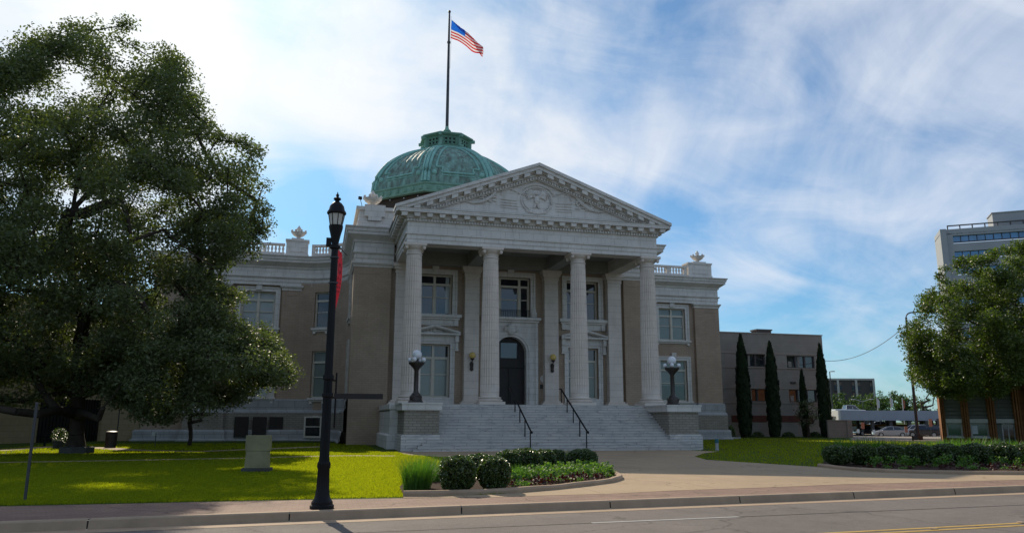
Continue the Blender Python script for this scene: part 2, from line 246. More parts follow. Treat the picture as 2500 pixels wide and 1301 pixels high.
# ------------------------------------------------------------------ mesh helpers
class MB:
    def __init__(s): s.v = []; s.f = []; s.mi = []
    def add(s, vs, fs, mi=0):
        o = len(s.v); s.v.extend([tuple(map(float, p)) for p in vs]); s.f.extend([tuple(i+o for i in f) for f in fs]); s.mi.extend([mi]*len(fs)); return s
    def box(s, x0, x1, y0, y1, z0, z1, mi=0):
        vs = [(x0,y0,z0),(x1,y0,z0),(x1,y1,z0),(x0,y1,z0),(x0,y0,z1),(x1,y0,z1),(x1,y1,z1),(x0,y1,z1)]
        return s.add(vs, [(0,3,2,1),(4,5,6,7),(0,1,5,4),(1,2,6,5),(2,3,7,6),(3,0,4,7)], mi)
    def obox(s, c, size, rz=0, mi=0, u=None):
        """box centred on c; u = unit direction of its length in plan"""
        ux, uy = (cos(rz), sin(rz)) if u is None else u
        a, b, h = size[0]/2, size[1]/2, size[2]/2; vs = []
        for k in (-h, h):
            for i, j in ((-a,-b),(a,-b),(a,b),(-a,b)): vs.append((c[0]+ux*i-uy*j, c[1]+uy*i+ux*j, c[2]+k))
        return s.add(vs, [(0,3,2,1),(4,5,6,7),(0,1,5,4),(1,2,6,5),(2,3,7,6),(3,0,4,7)], mi)
    def prism(s, poly, y0, y1, mi=0):        # poly in (x,z), extruded along y
        n = len(poly); vs = [(x, y0, z) for x, z in poly]+[(x, y1, z) for x, z in poly]
        return s.add(vs, [tuple(range(n)), tuple(range(2*n-1, n-1, -1))]+[(i, i+n, (i+1) % n+n, (i+1) % n) for i in range(n)], mi)
    def slab(s, poly, z0, z1, mi=0):         # poly in (x,y), extruded up
        n = len(poly); vs = [(x, y, z0) for x, y in poly]+[(x, y, z1) for x, y in poly]
        return s.add(vs, [tuple(range(n-1, -1, -1)), tuple(range(n, 2*n))]+[(i, (i+1) % n, (i+1) % n+n, i+n) for i in range(n)], mi)
    def sheet(s, poly, z, mi=0): return s.add([(p[0], p[1], z) for p in poly], [tuple(range(len(poly)))], mi)
    def lathe(s, prof, c, n=24, mi=0, flute=0, fdepth=0, fz=None):
        vs = []; fs = []
        for r, z in prof:
            for i in range(n):
                a = 2*pi*i/n; rr = r
                if flute and fz and fz[0] < z < fz[1]: rr = r-fdepth*abs(sin(a*flute/2))**.7
                vs.append((c[0]+rr*cos(a), c[1]+rr*sin(a), c[2]+z))
        for k in range(len(prof)-1):
            for i in range(n): fs.append((k*n+i, k*n+(i+1) % n, (k+1)*n+(i+1) % n, (k+1)*n+i))
        fs.append(tuple(range(n-1, -1, -1))); fs.append(tuple((len(prof)-1)*n+i for i in range(n)))
        return s.add(vs, fs, mi)
    def ball(s, c, r, n=16, mi=0, sc=(1, 1, 1)):
        vs = []; fs = []; m = n//2
        for k in range(m+1):
            t = pi*k/m
            for i in range(n): a = 2*pi*i/n; vs.append((c[0]+r*sc[0]*sin(t)*cos(a), c[1]+r*sc[1]*sin(t)*sin(a), c[2]-r*sc[2]*cos(t)))
        for k in range(m):
            for i in range(n): fs.append((k*n+i, k*n+(i+1) % n, (k+1)*n+(i+1) % n, (k+1)*n+i))
        return s.add(vs, fs, mi)
    def tube(s, pts, rad, n=8, mi=0):
        pts = [np.array(p, float) for p in pts]; rs = rad if hasattr(rad, '__len__') else [rad]*len(pts); vs = []; fs = []
        for k, p in enumerate(pts):
            d = pts[min(k+1, len(pts)-1)]-pts[max(k-1, 0)]; d = d/(np.linalg.norm(d)+1e-9)
            a = np.cross(d, (0, 0, 1)) if abs(d[2]) < .95 else np.cross(d, (1, 0, 0)); a /= np.linalg.norm(a); b = np.cross(d, a)
            for i in range(n): t = 2*pi*i/n; vs.append(p+rs[k]*(cos(t)*a+sin(t)*b))
        for k in range(len(pts)-1):
            for i in range(n): fs.append((k*n+i, (k+1)*n+i, (k+1)*n+(i+1) % n, k*n+(i+1) % n))
        fs.append(tuple(range(n))); fs.append(tuple((len(pts)-1)*n+n-1-i for i in range(n)))
        return s.add(vs, fs, mi)
    def sweep(s, prof, path, mi=0, caps=True):
        """profile of (offset outward, z) carried along a plan path; outward is to the right-hand side"""
        pp = [np.array(p, float) for p in path]; n = len(pp); nr = []
        for i in range(n-1): d = pp[i+1]-pp[i]; d /= np.linalg.norm(d); nr.append(np.array([d[1], -d[0]]))
        off = []
        for i in range(n):
            if i == 0: off.append(nr[0])
            elif i == n-1: off.append(nr[-1])
            else: m = nr[i-1]+nr[i]; off.append(m/(1e-9+(m@nr[i])))
        vs = []; fs = []; k = len(prof)
        for i in range(n):
            for d, z in prof: q = pp[i]+off[i]*d; vs.append((q[0], q[1], z))
        for i in range(n-1):
            for j in range(k-1): fs.append((i*k+j, (i+1)*k+j, (i+1)*k+j+1, i*k+j+1))
        if caps: fs.append(tuple(range(k))); fs.append(tuple((n-1)*k+j for j in range(k-1, -1, -1)))
        return s.add(vs, fs, mi)
    def wall(s, p0, p1, z0, z1, holes=(), t=.35, mi=0):
        """upright wall face from p0 to p1 (outward on the right-hand side), with real openings and reveals"""
        p0 = np.array(p0, float); p1 = np.array(p1, float); Ln = np.linalg.norm(p1-p0); d = (p1-p0)/Ln; nrm = np.array([d[1], -d[0]])
        us = sorted({0, Ln, *[h[0] for h in holes], *[h[1] for h in holes]}); zs = sorted({z0, z1, *[h[2] for h in holes], *[h[3] for h in holes]})
        def q(u, z, o=0): a = p0+d*u-nrm*o; return (a[0], a[1], z)
        for i in range(len(us)-1):
            for j in range(len(zs)-1):
                um, zm = (us[i]+us[i+1])/2, (zs[j]+zs[j+1])/2
                if any(h[0] < um < h[1] and h[2] < zm < h[3] for h in holes): continue
                s.add([q(us[i], zs[j]), q(us[i+1], zs[j]), q(us[i+1], zs[j+1]), q(us[i], zs[j+1])], [(0, 1, 2, 3)], mi)
        for a, b, c, e in holes:
            s.add([q(a,c),q(b,c),q(b,e),q(a,e),q(a,c,t),q(b,c,t),q(b,e,t),q(a,e,t)], [(0,1,5,4),(1,2,6,5),(2,3,7,6),(3,0,4,7)], mi)
        return s

ORG = {}
def setp(o, label=None, cat=None, group=None, kind=None):
    if label: o['label'] = label
    if cat: o['category'] = cat
    if group: o['group'] = group
    if kind: o['kind'] = kind
    return o
def thing(name, label, cat, loc=(0, 0, 0), group=None):
    o = bpy.data.objects.new(name, None); scene.collection.objects.link(o); o.location = loc; o.empty_display_size = .3
    ORG[o.name] = tuple(loc); return setp(o, label, cat, group)
def mesh_from(name, V, F, mats, mi=None, smooth=False, org=(0, 0, 0)):
    me = bpy.data.meshes.new(name)
    me.from_pydata([(p[0]-org[0], p[1]-org[1], p[2]-org[2]) for p in V], [], F)
    for m in mats: me.materials.append(m)
    if mi is not None and len(mats) > 1: me.polygons.foreach_set('material_index', mi)
    if smooth: me.polygons.foreach_set('use_smooth', [True]*len(F))
    me.update(); return me
def obj(name, mb, m, parent=None, smooth=False, org=None, **k):
    if org is None: org = ORG.get(parent.name, (0, 0, 0)) if parent else (0, 0, 0)
    mats = [MT[x] if isinstance(x, str) else x for x in (m if isinstance(m, (list, tuple)) else [m])]
    me = mesh_from(name, mb.v, mb.f, mats, mb.mi, smooth, org)
    if smooth == 'auto':
        pass
    o = bpy.data.objects.new(name, me); scene.collection.objects.link(o)
    if parent: o.parent = parent
    else: o.location = org
    ORG[o.name] = org
    return setp(o, **k)
def smooth_angle(o, ang=35):
    me = o.data; me.polygons.foreach_set('use_smooth', [True]*len(me.polygons))
    try: me.set_sharp_from_angle(angle=RAD(ang))
    except Exception: pass
    return o
def dup(o, loc=None, rz=None, parent=None, label=None, scale=None):
    c = o.copy(); scene.collection.objects.link(c)
    if parent: c.parent = parent
    if loc is not None: c.location = loc
    if rz is not None: c.rotation_euler = (0, 0, rz)
    if scale is not None: c.scale = scale
    if label: c['label'] = label
    for ch in list(o.children): dup(ch, parent=c)
    return c
# leaves: many small quads as one mesh
def leaf_quads(C, size, rng, up=.5, asp=.55, droop=None):
    n = len(C); nv = rng.normal(size=(n, 3)); nv[:, 2] = np.abs(nv[:, 2])+up; nv /= np.linalg.norm(nv, axis=1)[:, None]
    a = np.cross(nv, rng.normal(size=(n, 3))); a /= np.linalg.norm(a, axis=1)[:, None]; b = np.cross(nv, a)
    sz = size*(0.65+.7*rng.random(n))[:, None]
    V = np.empty((n, 4, 3)); V[:, 0] = C-a*sz*.5; V[:, 1] = C+b*sz*asp*.5+nv*sz*.08; V[:, 2] = C+a*sz*.5; V[:, 3] = C-b*sz*asp*.5+nv*sz*.08
    return V.reshape(-1, 3)
def quad_obj(name, V, m, parent=None, org=None, nside=4, **k):
    if org is None: org = ORG.get(parent.name, (0, 0, 0)) if parent else (0, 0, 0)
    V = np.asarray(V, np.float32)-np.array(org, np.float32); n = len(V); nf = n//nside
    me = bpy.data.meshes.new(name); me.vertices.add(n); me.vertices.foreach_set('co', V.ravel())
    me.loops.add(n); me.loops.foreach_set('vertex_index', np.arange(n, dtype=np.int32))
    me.polygons.add(nf); me.polygons.foreach_set('loop_start', np.arange(0, n, nside, dtype=np.int32)); me.polygons.foreach_set('loop_total', np.full(nf, nside, np.int32))
    me.materials.append(MT[m]); me.update(calc_edges=True); me.validate()
    o = bpy.data.objects.new(name, me); scene.collection.objects.link(o)
    if parent: o.parent = parent
    else: o.location = org
    ORG[o.name] = org
    return setp(o, **k)
# ------------------------------------------------------------------ the setting
KS = .104
def KY(x): return 14.15+KS*x                        # street face of the kerb
def sst(a, b, x): t = min(1, max(0, (x-a)/(b-a))); return t*t*(3-2*t)
def H(x, y): return .12-.57*sst(84, 104, .245*x+.97*y)*sst(30, 50, x)
def struct(name, mb, m, **k): return obj(name, mb, m, kind='structure', **k)
xs = [-900, -400, -150]+list(range(-60, 161, 5))+[220, 400, 900, 1800]; vv = [0]+list(range(2, 70, 4))+list(range(70, 160, 5))+[200, 320, 600, 1200, 2600]
g = MB(); Vg = [(x, KY(x)+.17+v, H(x, KY(x)+v)) for x in xs for v in vv]; nv = len(vv)
g.add(Vg, [(i*nv+j, (i+1)*nv+j, (i+1)*nv+j+1, i*nv+j+1) for i in range(len(xs)-1) for j in range(nv-1)])
struct('ground', g, 'lawn')
r = MB(); r.sheet([(-900, -60), (1800, -60), (1800, KY(1800)), (-900, KY(-900))], 0); struct('road', r, 'asphalt')
r = MB(); r.sheet([(-900, KY(-900)-.45), (1800, KY(1800)-.45), (1800, KY(1800)), (-900, KY(-900))], .004); struct('gutter', r, 'kerb')
k = MB(); kx = [-200, -60]+[-40+3.05*i for i in range(42)]+[160, 400]
for a, b in zip(kx, kx[1:]):
    for (s0, z0, s1, z1) in ((0, 0, .03, .13), (.03, .13, .06, .15), (.06, .15, .19, .152)):
        k.add([(a+.012, KY(a)+s0, z0), (b-.012, KY(b)+s0, z0), (b-.012, KY(b)+s1, z1), (a+.012, KY(a)+s1, z1)], [(0, 1, 2, 3)])
struct('kerb', k, 'kerb')
k = MB(); k.add([(-200, KY(-200)+.05, 0), (400, KY(400)+.05, 0), (400, KY(400)+.05, .13), (-200, KY(-200)+.05, .13)], [(0, 1, 2, 3)]); struct('kerb_joint', k, 'joint')
def gp(px, py, z=.13): return G(px, py, z)[:2]
BEDF = [(985, 1211), (1060, 1211), (1130, 1208), (1250, 1203), (1350, 1195), (1430, 1186), (1490, 1178), (1512, 1171), (1513, 1166), (1500, 1160)]
walkL = [(-40, KY(-40)+.18)]+[(x, KY(x)+.18) for x in (-20, 0, 20, 40, 80)]
back = [(80, 32), gp(2500, 1170), gp(2060, 1181), gp(1844, 1190), gp(1652, 1196), gp(1500, 1204), gp(1350, 1208), gp(1200, 1213), gp(970, 1216), gp(500, 1225), gp(0, 1236), (-14, 16.9), (-40, 15.0)]
r = MB(); r.sheet(walkL+back, .134); struct('sidewalk', r, 'paver')
drv = [gp(1500, 1205), gp(1652, 1197), gp(1844, 1191), gp(2060, 1182), gp(2500, 1171), (80, 33), (80, 36), (30, 21.6), gp(2500, 1159), gp(2300, 1157), gp(2140, 1152), gp(2002, 1140), gp(1800, 1127), gp(1724, 1122), gp(1696, 1114), gp(1720, 1106), gp(1755, 1102), (19.5, 39.9), (4.0, 39.9),
       gp(985, 1108), gp(1000, 1111), gp(1090, 1117), gp(1260, 1133), gp(1480, 1150), gp(1513, 1166), gp(1512, 1172), gp(1430, 1187), gp(1350, 1196), gp(1250, 1204), gp(1200, 1207), gp(985, 1212), gp(985, 1215), gp(1200, 1214), gp(1350, 1209)]
r = MB(); r.sheet(drv, .138); struct('driveway', r, 'concrete')
def strip(name, pts, w, z, m, **k):
    mb = MB(); p = [np.array(q[:2]) for q in pts]; vs = []
    for i, q in enumerate(p):
        d = p[min(i+1, len(p)-1)]-p[max(0, i-1)]; d /= np.linalg.norm(d); nn = np.array([-d[1], d[0]])*w/2; vs += [(*(q-nn), z), (*(q+nn), z)]
    mb.add(vs, [(2*i, 2*i+2, 2*i+3, 2*i+1) for i in range(len(p)-1)]); return struct(name, mb, m, **k)
strip('path', [gp(-200, 1131), gp(0, 1129), gp(300, 1124), gp(600, 1118), gp(750, 1114), gp(870, 1112), gp(960, 1113)], 1.0, .136, 'concrete')
strip('path', [gp(-120, 1104), gp(0, 1099), gp(130, 1090), gp(230, 1092), gp(330, 1099), gp(480, 1102), gp(640, 1096), gp(790, 1090)], 1.3, .139, 'concrete')
def rd(px, py): return G(px, py, 0)[:2]
a, b = np.array(rd(1445, 1276)), np.array(rd(1804, 1261)); dd = (b-a)/np.linalg.norm(b-a)
strip('lane_marking', [a, b], .11, .005, 'white_paint'); strip('lane_marking', [a-dd*12.2-dd*3, a-dd*12.2], .11, .005, 'white_paint')
strip('road_seam', [a-dd*40, a-dd*.0], .035, .004, 'joint'); strip('road_seam', [b, b+dd*60], .035, .004, 'joint')
ya, yb = np.array(rd(2040, 1300)), np.array(rd(2500, 1276)); dd = (yb-ya)/np.linalg.norm(yb-ya); nn = np.array([-dd[1], dd[0]])
strip('lane_marking', [ya-dd*20, yb+dd*60], .10, .005, 'yellow_paint'); strip('lane_marking', [ya-dd*20-nn*.24, yb+dd*60-nn*.24], .10, .005, 'yellow_paint')
for px, py in ((2280, 1291), (2492, 1276)):
    m = MB(); c = rd(px, py); m.lathe([(.06, .004), (.06, .018), (.04, .024)], (c[0], c[1], 0), 12); obj('road_stud', m, 'kerb', label='small round marker stud on the yellow road lines, '+('nearest the road edge' if px > 2400 else 'left of the other stud'), cat='road stud')
# side street and car park beyond the lawn
def dpt(px, D):
    d = ray(px, 1040); fx = np.array([sin(YAW), cos(YAW)]); t = D/(d[:2]@fx); return (d[0]*t, d[1]*t)
mb = MB(); rows = list(range(66, 150, 4)); cols = [2072, 2100, 2150, 2200, 2250, 2300, 2400, 2600, 2900]
Vg = []
for D in rows:
    for px in cols: q = dpt(px, D); Vg.append((q[0], q[1], H(*q)+.012))
mb.add(Vg, [(i*9+j, i*9+j+1, (i+1)*9+j+1, (i+1)*9+j) for i in range(len(rows)-1) for j in range(8)]); struct('parking_lot', mb, 'lot')

# ------------------------------------------------------------------ the courthouse
XC = 12.84; YW = 51.3
def mxx(x): return 2*XC-x
CH = thing('courthouse', 'domed classical courthouse with four fluted white columns, pediment and buff brick wings', 'building', (XC, 51, .12))
# plan of the wall line, left to right
AC, AR = (-1.66, 58.34), 3.66
ANG = [0, 13, 45, 60, 75, 90]
arcL = [(AC[0]+AR*sin(RAD(a)), AC[1]+AR*cos(RAD(a))) for a in ANG]
ARCF = [(AC[0]+AR*sin(RAD(a)), AC[1]+AR*cos(RAD(a))) for a in range(0, 91, 6)]
pathL = [(-9.32, 76), (-9.32, 62.0)]+ARCF+[(2.0, 51.0), (4.6, 51.0)]
pathR = [(mxx(x), y) for x, y in reversed(pathL)]
# --- windows in a wall frame: u along the wall, o outward
class Fr:
    def __init__(s, p0, p1): s.p = np.array(p0, float); q = np.array(p1, float); s.L = np.linalg.norm(q-s.p); s.d = (q-s.p)/s.L; s.n = np.array([s.d[1], -s.d[0]])
    def box(s, mb, u0, u1, o0, o1, z0, z1, mi=0):
        c = s.p+s.d*(u0+u1)/2+s.n*(o0+o1)/2; mb.obox((c[0], c[1], (z0+z1)/2), (u1-u0, abs(o1-o0), z1-z0), u=s.d, mi=mi)
    def pt(s, u, o, z): c = s.p+s.d*u+s.n*o; return (c[0], c[1], z)
def window(fr, u0, u1, z0, z1, lights, trans=.76, pane='glass', rec=.3, surround=.26, sill=True, keystone=False, sash=.42, panes=None, par=None, frw=.10, fm='frame'):
    par = par or CH
    f = MB(); o0, o1 = -rec, -rec+.12
    fr.box(f, u0, u0+frw, o0, o1, z0, z1); fr.box(f, u1-frw, u1, o0, o1, z0, z1); fr.box(f, u0+frw, u1-frw, o0, o1, z0, z0+frw); fr.box(f, u0+frw, u1-frw, o0, o1, z1-frw, z1)
    cells = []; W_ = u1-u0-2*frw; mw = .16 if (u1-u0) > 1.6 else .10; tot = sum(lights); avail = W_-mw*(len(lights)-1); u = u0+frw
    zt = z0+(z1-z0)*trans if trans else z1-frw
    for i, l_ in enumerate(lights):
        w = avail*l_/tot; cells.append((u, u+w)); u += w
        if i < len(lights)-1: fr.box(f, u, u+mw, o0, o1+.03, z0+frw, z1-frw); u += mw
    for a, b in cells:
        if trans: fr.box(f, a, b, o0, o1+.02, zt-.08, zt+.08)
        if sash: zm = z0+(zt-z0)*(1-sash); fr.box(f, a, b, o0, o1-.03, zm-.03, zm+.03)
        for aa in (a, b-.05): fr.box(f, aa, aa+.05, o0, o1-.03, z0+frw, zt-.08)
    w = obj('window', f, fm, par)
    for ci, (a, b) in enumerate(cells):
        pm = panes[ci] if panes else pane
        p = MB(); zlo = z0+frw; zsplit = None
        if isinstance(pm, tuple):        # blind drawn to a fraction from the top, or beside
            fr_, hi, lo = pm; zsplit = z1-(z1-z0)*fr_
            p.add([fr.pt(a, o0+.02, zlo), fr.pt(b, o0+.02, zlo), fr.pt(b, o0+.02, zsplit), fr.pt(a, o0+.02, zsplit)], [(0, 1, 2, 3)], 0)
            p.add([fr.pt(a, o0+.02, zsplit), fr.pt(b, o0+.02, zsplit), fr.pt(b, o0+.02, z1-frw), fr.pt(a, o0+.02, z1-frw)], [(0, 1, 2, 3)], 1)
            obj('pane', p, [lo, hi], w)
        else:
            p.add([fr.pt(a, o0+.02, zlo), fr.pt(b, o0+.02, zlo), fr.pt(b, o0+.02, z1-frw), fr.pt(a, o0+.02, z1-frw)], [(0, 1, 2, 3)]); obj('pane', p, pm, w)
    if surround:
        s = MB(); t = surround
        for k_, (dt, oo) in enumerate(((0, .07), (t*.62, .11))):
            wd = t*.6 if k_ == 0 else t*.4
            fr.box(s, u0-dt-wd, u0-dt, -.02, oo, z0, z1+dt+wd); fr.box(s, u1+dt, u1+dt+wd, -.02, oo, z0, z1+dt+wd); fr.box(s, u0-dt, u1+dt, -.02, oo, z1+dt, z1+dt+wd)
        if keystone:
            c = (u0+u1)/2; fr.box(s, c-.22, c+.22, -.02, .2, z1+t*.3, z1+t+.32); fr.box(s, c-.13, c+.13, .2, .215, z1+t*.5, z1+t+.2)
        obj('window_surround', s, 'terra', w)
    if sill:
        s = MB(); e = surround+.1
        fr.box(s, u0-e, u1+e, -.1, .2, z0-.16, z0); fr.box(s, u0-e+.1, u1+e-.1, -.02, .1, z0-.3, z0-.16)
        for a in (u0-e+.15, u1+e-.35): fr.box(s, a, a+.2, -.02, .13, z0-.45, z0-.3)
        obj('sill', s, 'terra', w)
    return w
def both(fn):
    for side in (0, 1): fn(side)
# wing walls, concave walls and pavilion sides
ZB, ZT = .12, 12.3
def wingside(side):
    m = (lambda x: mxx(x)) if side else (lambda x: x)
    def fr_(p, q): return ((m(q[0]), q[1]), (m(p[0]), p[1])) if side else (p, q)
    def hol(L_, hs): return [(L_-b, L_-a, c, d) for a, b, c, d in hs] if side else hs
    wl = MB()
    def W1(p, q, hs):
        a, b = fr_(p, q); L_ = np.hypot(b[0]-a[0], b[1]-a[1]); hh = hol(L_, hs); wl.wall(a, b, ZB, ZT, hh, .33); return Fr(a, b), hh
    W1((-9.32, 76), (-9.32, 62.3), [])
    f1, h1 = W1((-9.32, 62.3), (-1.66, 62.3), [(3.2, 5.75, 8.75, 11.6), (3.2, 5.75, 3.4, 6.95), (3.0, 3.9, .35, 1.75), (4.2, 5.1, .35, 1.75), (5.4, 6.3, .35, 1.75)])
    arcw = []
    for i in range(5):
        p, q = arcL[i], arcL[i+1]
        hs = []
        if i == 1: L_ = np.hypot(q[0]-p[0], q[1]-p[1]); c = L_/2; hs = [(c-.68, c+.68, 8.75, 11.6), (c-.68, c+.68, 3.35, 6.95), (c-.6, c+.6, .45, 1.9)]
        arcw.append(W1(p, q, hs))
    fs, hs_ = W1((2.0, 58.34), (2.0, 51.3), [(2.4, 4.2, 8.75, 11.6), (2.4, 4.2, 3.35, 6.95)])
    obj('wall', wl, 'brick', CH)
    def inL(u, L_): return u
    for (a, b, c, d) in h1[:2]:
        up = c > 8
        window(f1, a, b, c, d, [1, 1], pane='blind' if side == 0 else 'curtain', keystone=True, panes=None if (up or not side) else [(.62, 'curtain', 'glass'), (.62, 'curtain', 'glass')], surround=.36)
    for (a, b, c, d) in h1[2:]: window(f1, a, b, c, d, [1], trans=0, pane='glass', surround=.0, sill=False, sash=.5)
    fa, ha = arcw[1]
    if side == 0:
        window(fa, *ha[0], [1], pane=(.45, 'blind', 'glass'), panes=['glass'], surround=.0); window(fa, *ha[1], [1], pane='curtain', surround=.0); window(fa, *ha[2], [1], trans=0, surround=.1, sill=False, sash=.5)
        for h in hs_: window(fs, *h, [1], pane='curtain', surround=.22)
    # piers
    pr = MB()
    for x0, x1, yy, yb in ((-3.06, -1.66, 62.0, 62.5), (-9.35, -6.95, 61.97, 62.9), (1.97, 4.45, 50.97, 51.6)):
        a, b = sorted((m(x0), m(x1))); pr.box(a, b, yy, yb, ZB, 11.75)
        z0 = 8.9                         # sunk panel line near the top
        pr.box(a+.25, b-.25, yy-.02, yy, 11.3, 11.36)
    obj('brick_pier', pr, 'brick', CH)
    cp = MB()
    for x0, x1, yy in ((-3.06, -1.66, 62.0), (-9.35, -6.95, 61.97)):
        a, b = sorted((m(x0), m(x1)))
        if x0 < -9:
            pth = [(a, yy+.9), (a, yy), (b, yy), (b, yy+.3)]
        else: pth = [(a, yy+.3), (a, yy), (b, yy), (b, yy+.3)]
        cp.sweep([(0, 11.7), (.05, 11.72), (.05, 11.82), (.14, 11.95), (.18, 12.0), (.18, 12.1), (0, 12.12)], pth)
    a, b = sorted((m(1.97), m(4.6)))
    pth = [(a, 58), (a, 51.0), (b, 51.0)] if not side else [(a, 51.0), (b, 51.0), (b, 58)]
    cp.sweep([(0, 11.75), (.05, 11.77), (.05, 11.85), (.14, 11.97), (.18, 12.0), (.18, 12.1), (0, 12.12)], pth)
    obj('pier_capital', cp, 'terra', CH)
both(wingside)
# base courses
BP = [(0, 3.25), (.08, 3.22), (.12, 3.1), (.12, 2.45), (.2, 2.35), (.26, 2.2)]
BB = [(.24, 2.2), (.24, .95)]
BS = [(.3, .95), (.38, .9), (.42, .8), (.42, .3), (.55, .22), (.55, .12)]
for side in (0, 1):
    path = [(-9.35, 76), (-9.35, 61.97), (-6.95, 61.97), (-6.95, 62.3), (-3.06, 62.3), (-3.06, 62.0), (-1.66, 62.0)]+ARCF[1:]+[(2.0, 52.2)]
    if side: path = [(mxx(x), y) for x, y in reversed(path)]
    for nm, pf, m_ in (('belt_course', BP, 'beltstone'), ('base_brickwork', BB, 'brick_base'), ('plinth', BS, 'beltstone')):
        mb = MB(); mb.sweep(pf, path, caps=True); obj(nm, mb, m_, CH)
# the basement windows stand proud of the base courses
for side, cx in ((0, -5.4), (0, -4.1), (0, -2.9)):
    f = Fr((cx-.5, 61.7), (cx+.5, 61.7)); mb = MB(); f.box(mb, 0, 1, -.2, .0, .4, 1.9); o = obj('basement_shutter', mb, 'wood', CH)
fb = MB(); fa_ = Fr(arcL[1], arcL[2]); fa_.box(fb, fa_.L/2-.75, fa_.L/2+.75, .2, .5, .35, 1.95); wbb = obj('basement_window', fb, 'frame', CH)
fb = MB(); fa_.box(fb, fa_.L/2-.6, fa_.L/2+.6, .4, .51, .5, 1.15); fa_.box(fb, fa_.L/2-.6, fa_.L/2+.6, .4, .51, 1.22, 1.85); obj('pane', fb, 'glass', wbb)

# entablature of wings and pavilion
EP = [(0, 12.1), (.0, 12.35), (.04, 12.37), (.04, 12.62), (.14, 12.68), (.16, 12.76), (.02, 12.80), (.02, 13.42), (.10, 13.46), (.14, 13.6), (.22, 13.66), (.5, 13.86), (.56, 13.9), (.56, 14.06), (.62, 14.1), (.66, 14.28), (.74, 14.36), (.74, 14.42), (.0, 14.5)]
for path in (pathL, pathR):
    mb = MB(); mb.sweep(EP, path); mb.sweep([(-.6, 12.1), (0, 12.1)], path, caps=False); obj('entablature', mb, 'terra', CH)
# roof slabs
rf = MB(); pl = [(-9.3, 76), (-9.3, 62)]+ARCF+[(2.0, 51.1), (mxx(2.0), 51.1)]+[(mxx(x), y) for x, y in reversed(ARCF)]+[(mxx(-9.3), 62), (mxx(-9.3), 76)]
rf.slab(pl, 14.1, 14.47); rf.box(-9.3, mxx(-9.3), 76, 100, .12, 14.4); obj('roof', rf, 'roof', CH)

# pavilion front wall with its three bays
fE = Fr((2.0, YW), (mxx(2.0), YW)); off = 2.0
BAYX = [7.5, mxx(7.5)]
holes = []
for bx in BAYX: holes += [(bx-off-1.2, bx-off+1.2, 8.75, 11.55), (bx-off-1.12, bx-off+1.12, 3.2, 6.75)]
holes += [(XC-off-1.45, XC-off+1.45, 8.75, 11.6), (XC-off-1.28, XC-off+1.28, 2.6, 7.55)]
wl = MB(); wl.wall((2.0, YW), (mxx(2.0), YW), ZB, 13.3, holes, .5); obj('wall', wl, 'brick', CH)
for i, bx in enumerate(BAYX):
    hs = holes[2*i:2*i+2]
    pu = [(.30, 'glass', 'glass'), 'glass'] if i == 0 else ['glass', 'glass']
    w = window(fE, *hs[0], [1, 1], pane='glass', rec=.45, surround=.34, sill=False, panes=['glass', 'glass'], keystone=True)
    if i == 0:
        b_ = MB(); c = hs[0][1]; fE.box(b_, c-.42, c-.16, -.42, -.40, hs[0][2]+.15, hs[0][3]-.12); obj('blind', b_, 'blind', w)
    s = MB(); fE.box(s, hs[0][0]-.62, hs[0][1]+.62, -.1, .42, 8.55, 8.75); fE.box(s, hs[0][0]-.5, hs[0][1]+.5, -.02, .28, 8.42, 8.55); fE.box(s, hs[0][0]-.34, hs[0][1]+.34, -.02, .10, 8.0, 8.42)
    for a in (hs[0][0]-.42, hs[0][1]+.14): fE.box(s, a, a+.28, 0, .22, 8.0, 8.42)
    obj('sill', s, 'terra', w)
    w = window(fE, *hs[1], [1, 1], pane='curtain', rec=.45, surround=.30, sill=False, trans=.74, panes=[(.28, 'glass', 'curtain')]*2)
    s = MB(); u0, u1 = hs[1][0], hs[1][1]
    fE.box(s, u0-.3, u1+.3, -.02, .12, 2.75, 3.2); fE.box(s, u0-.3, u1+.3, -.02, .09, 6.75+.3, 7.35); fE.box(s, u0-.62, u1+.62, -.02, .5, 7.35, 7.47)
    c = (u0+u1)/2; hw = (u1-u0)/2+.62
    for sg in (-1, 1):
        for (o_, t0, t1) in ((.5, -.13, 0), (.35, -.2, -.13)):
            xa, xb = c, c+sg*hw; za, zb = 8.02, 7.58
            p = [fE.pt(xa, 0, za+t0), fE.pt(xb, 0, zb+t0), fE.pt(xb, 0, zb+t1), fE.pt(xa, 0, za+t1), fE.pt(xa, o_, za+t0), fE.pt(xb, o_, zb+t0), fE.pt(xb, o_, zb+t1), fE.pt(xa, o_, za+t1)]
            s.add(p, [(0,1,2,3), (4,7,6,5), (0,4,5,1), (1,5,6,2), (2,6,7,3), (3,7,4,0)])
        uu = c+sg*(hw-.2)
        fE.box(s, uu-.13, uu+.13, -.02, .34, 6.9, 7.35); fE.box(s, uu-.10, uu+.10, -.02, .22, 6.4, 6.9); fE.box(s, uu-.12, uu+.12, -.02, .27, 6.3, 6.45)
    s.add([fE.pt(c-hw, .06, 7.47), fE.pt(c+hw, .06, 7.47), fE.pt(c, .06, 7.95)], [(0, 1, 2)])
    for k_ in range(7):                   # carved leaves in the small pediment
        a_ = -.9+.3*k_; s.ball(fE.pt(c+a_*.8, .1, 7.58+.06*(1-abs(a_))*2), .09, 8, sc=(1.3, .5, .8))
    s.ball(fE.pt(c, .12, 7.68), .14, 10, sc=(1, .5, 1))
    obj('window_hood', s, 'terra', w)
w = window(fE, *holes[4], [.48, 1.1, .48], pane='glass', rec=.45, surround=.34, sill=False, keystone=True, trans=.78)
s = MB(); u0, u1 = holes[4][0], holes[4][1]
for a in (u0-.42, u1+.06): fE.box(s, a, a+.36, 0, .2, 8.8, 9.15); fE.box(s, a+.05, a+.31, 0, .16, 9.15, 9.4)
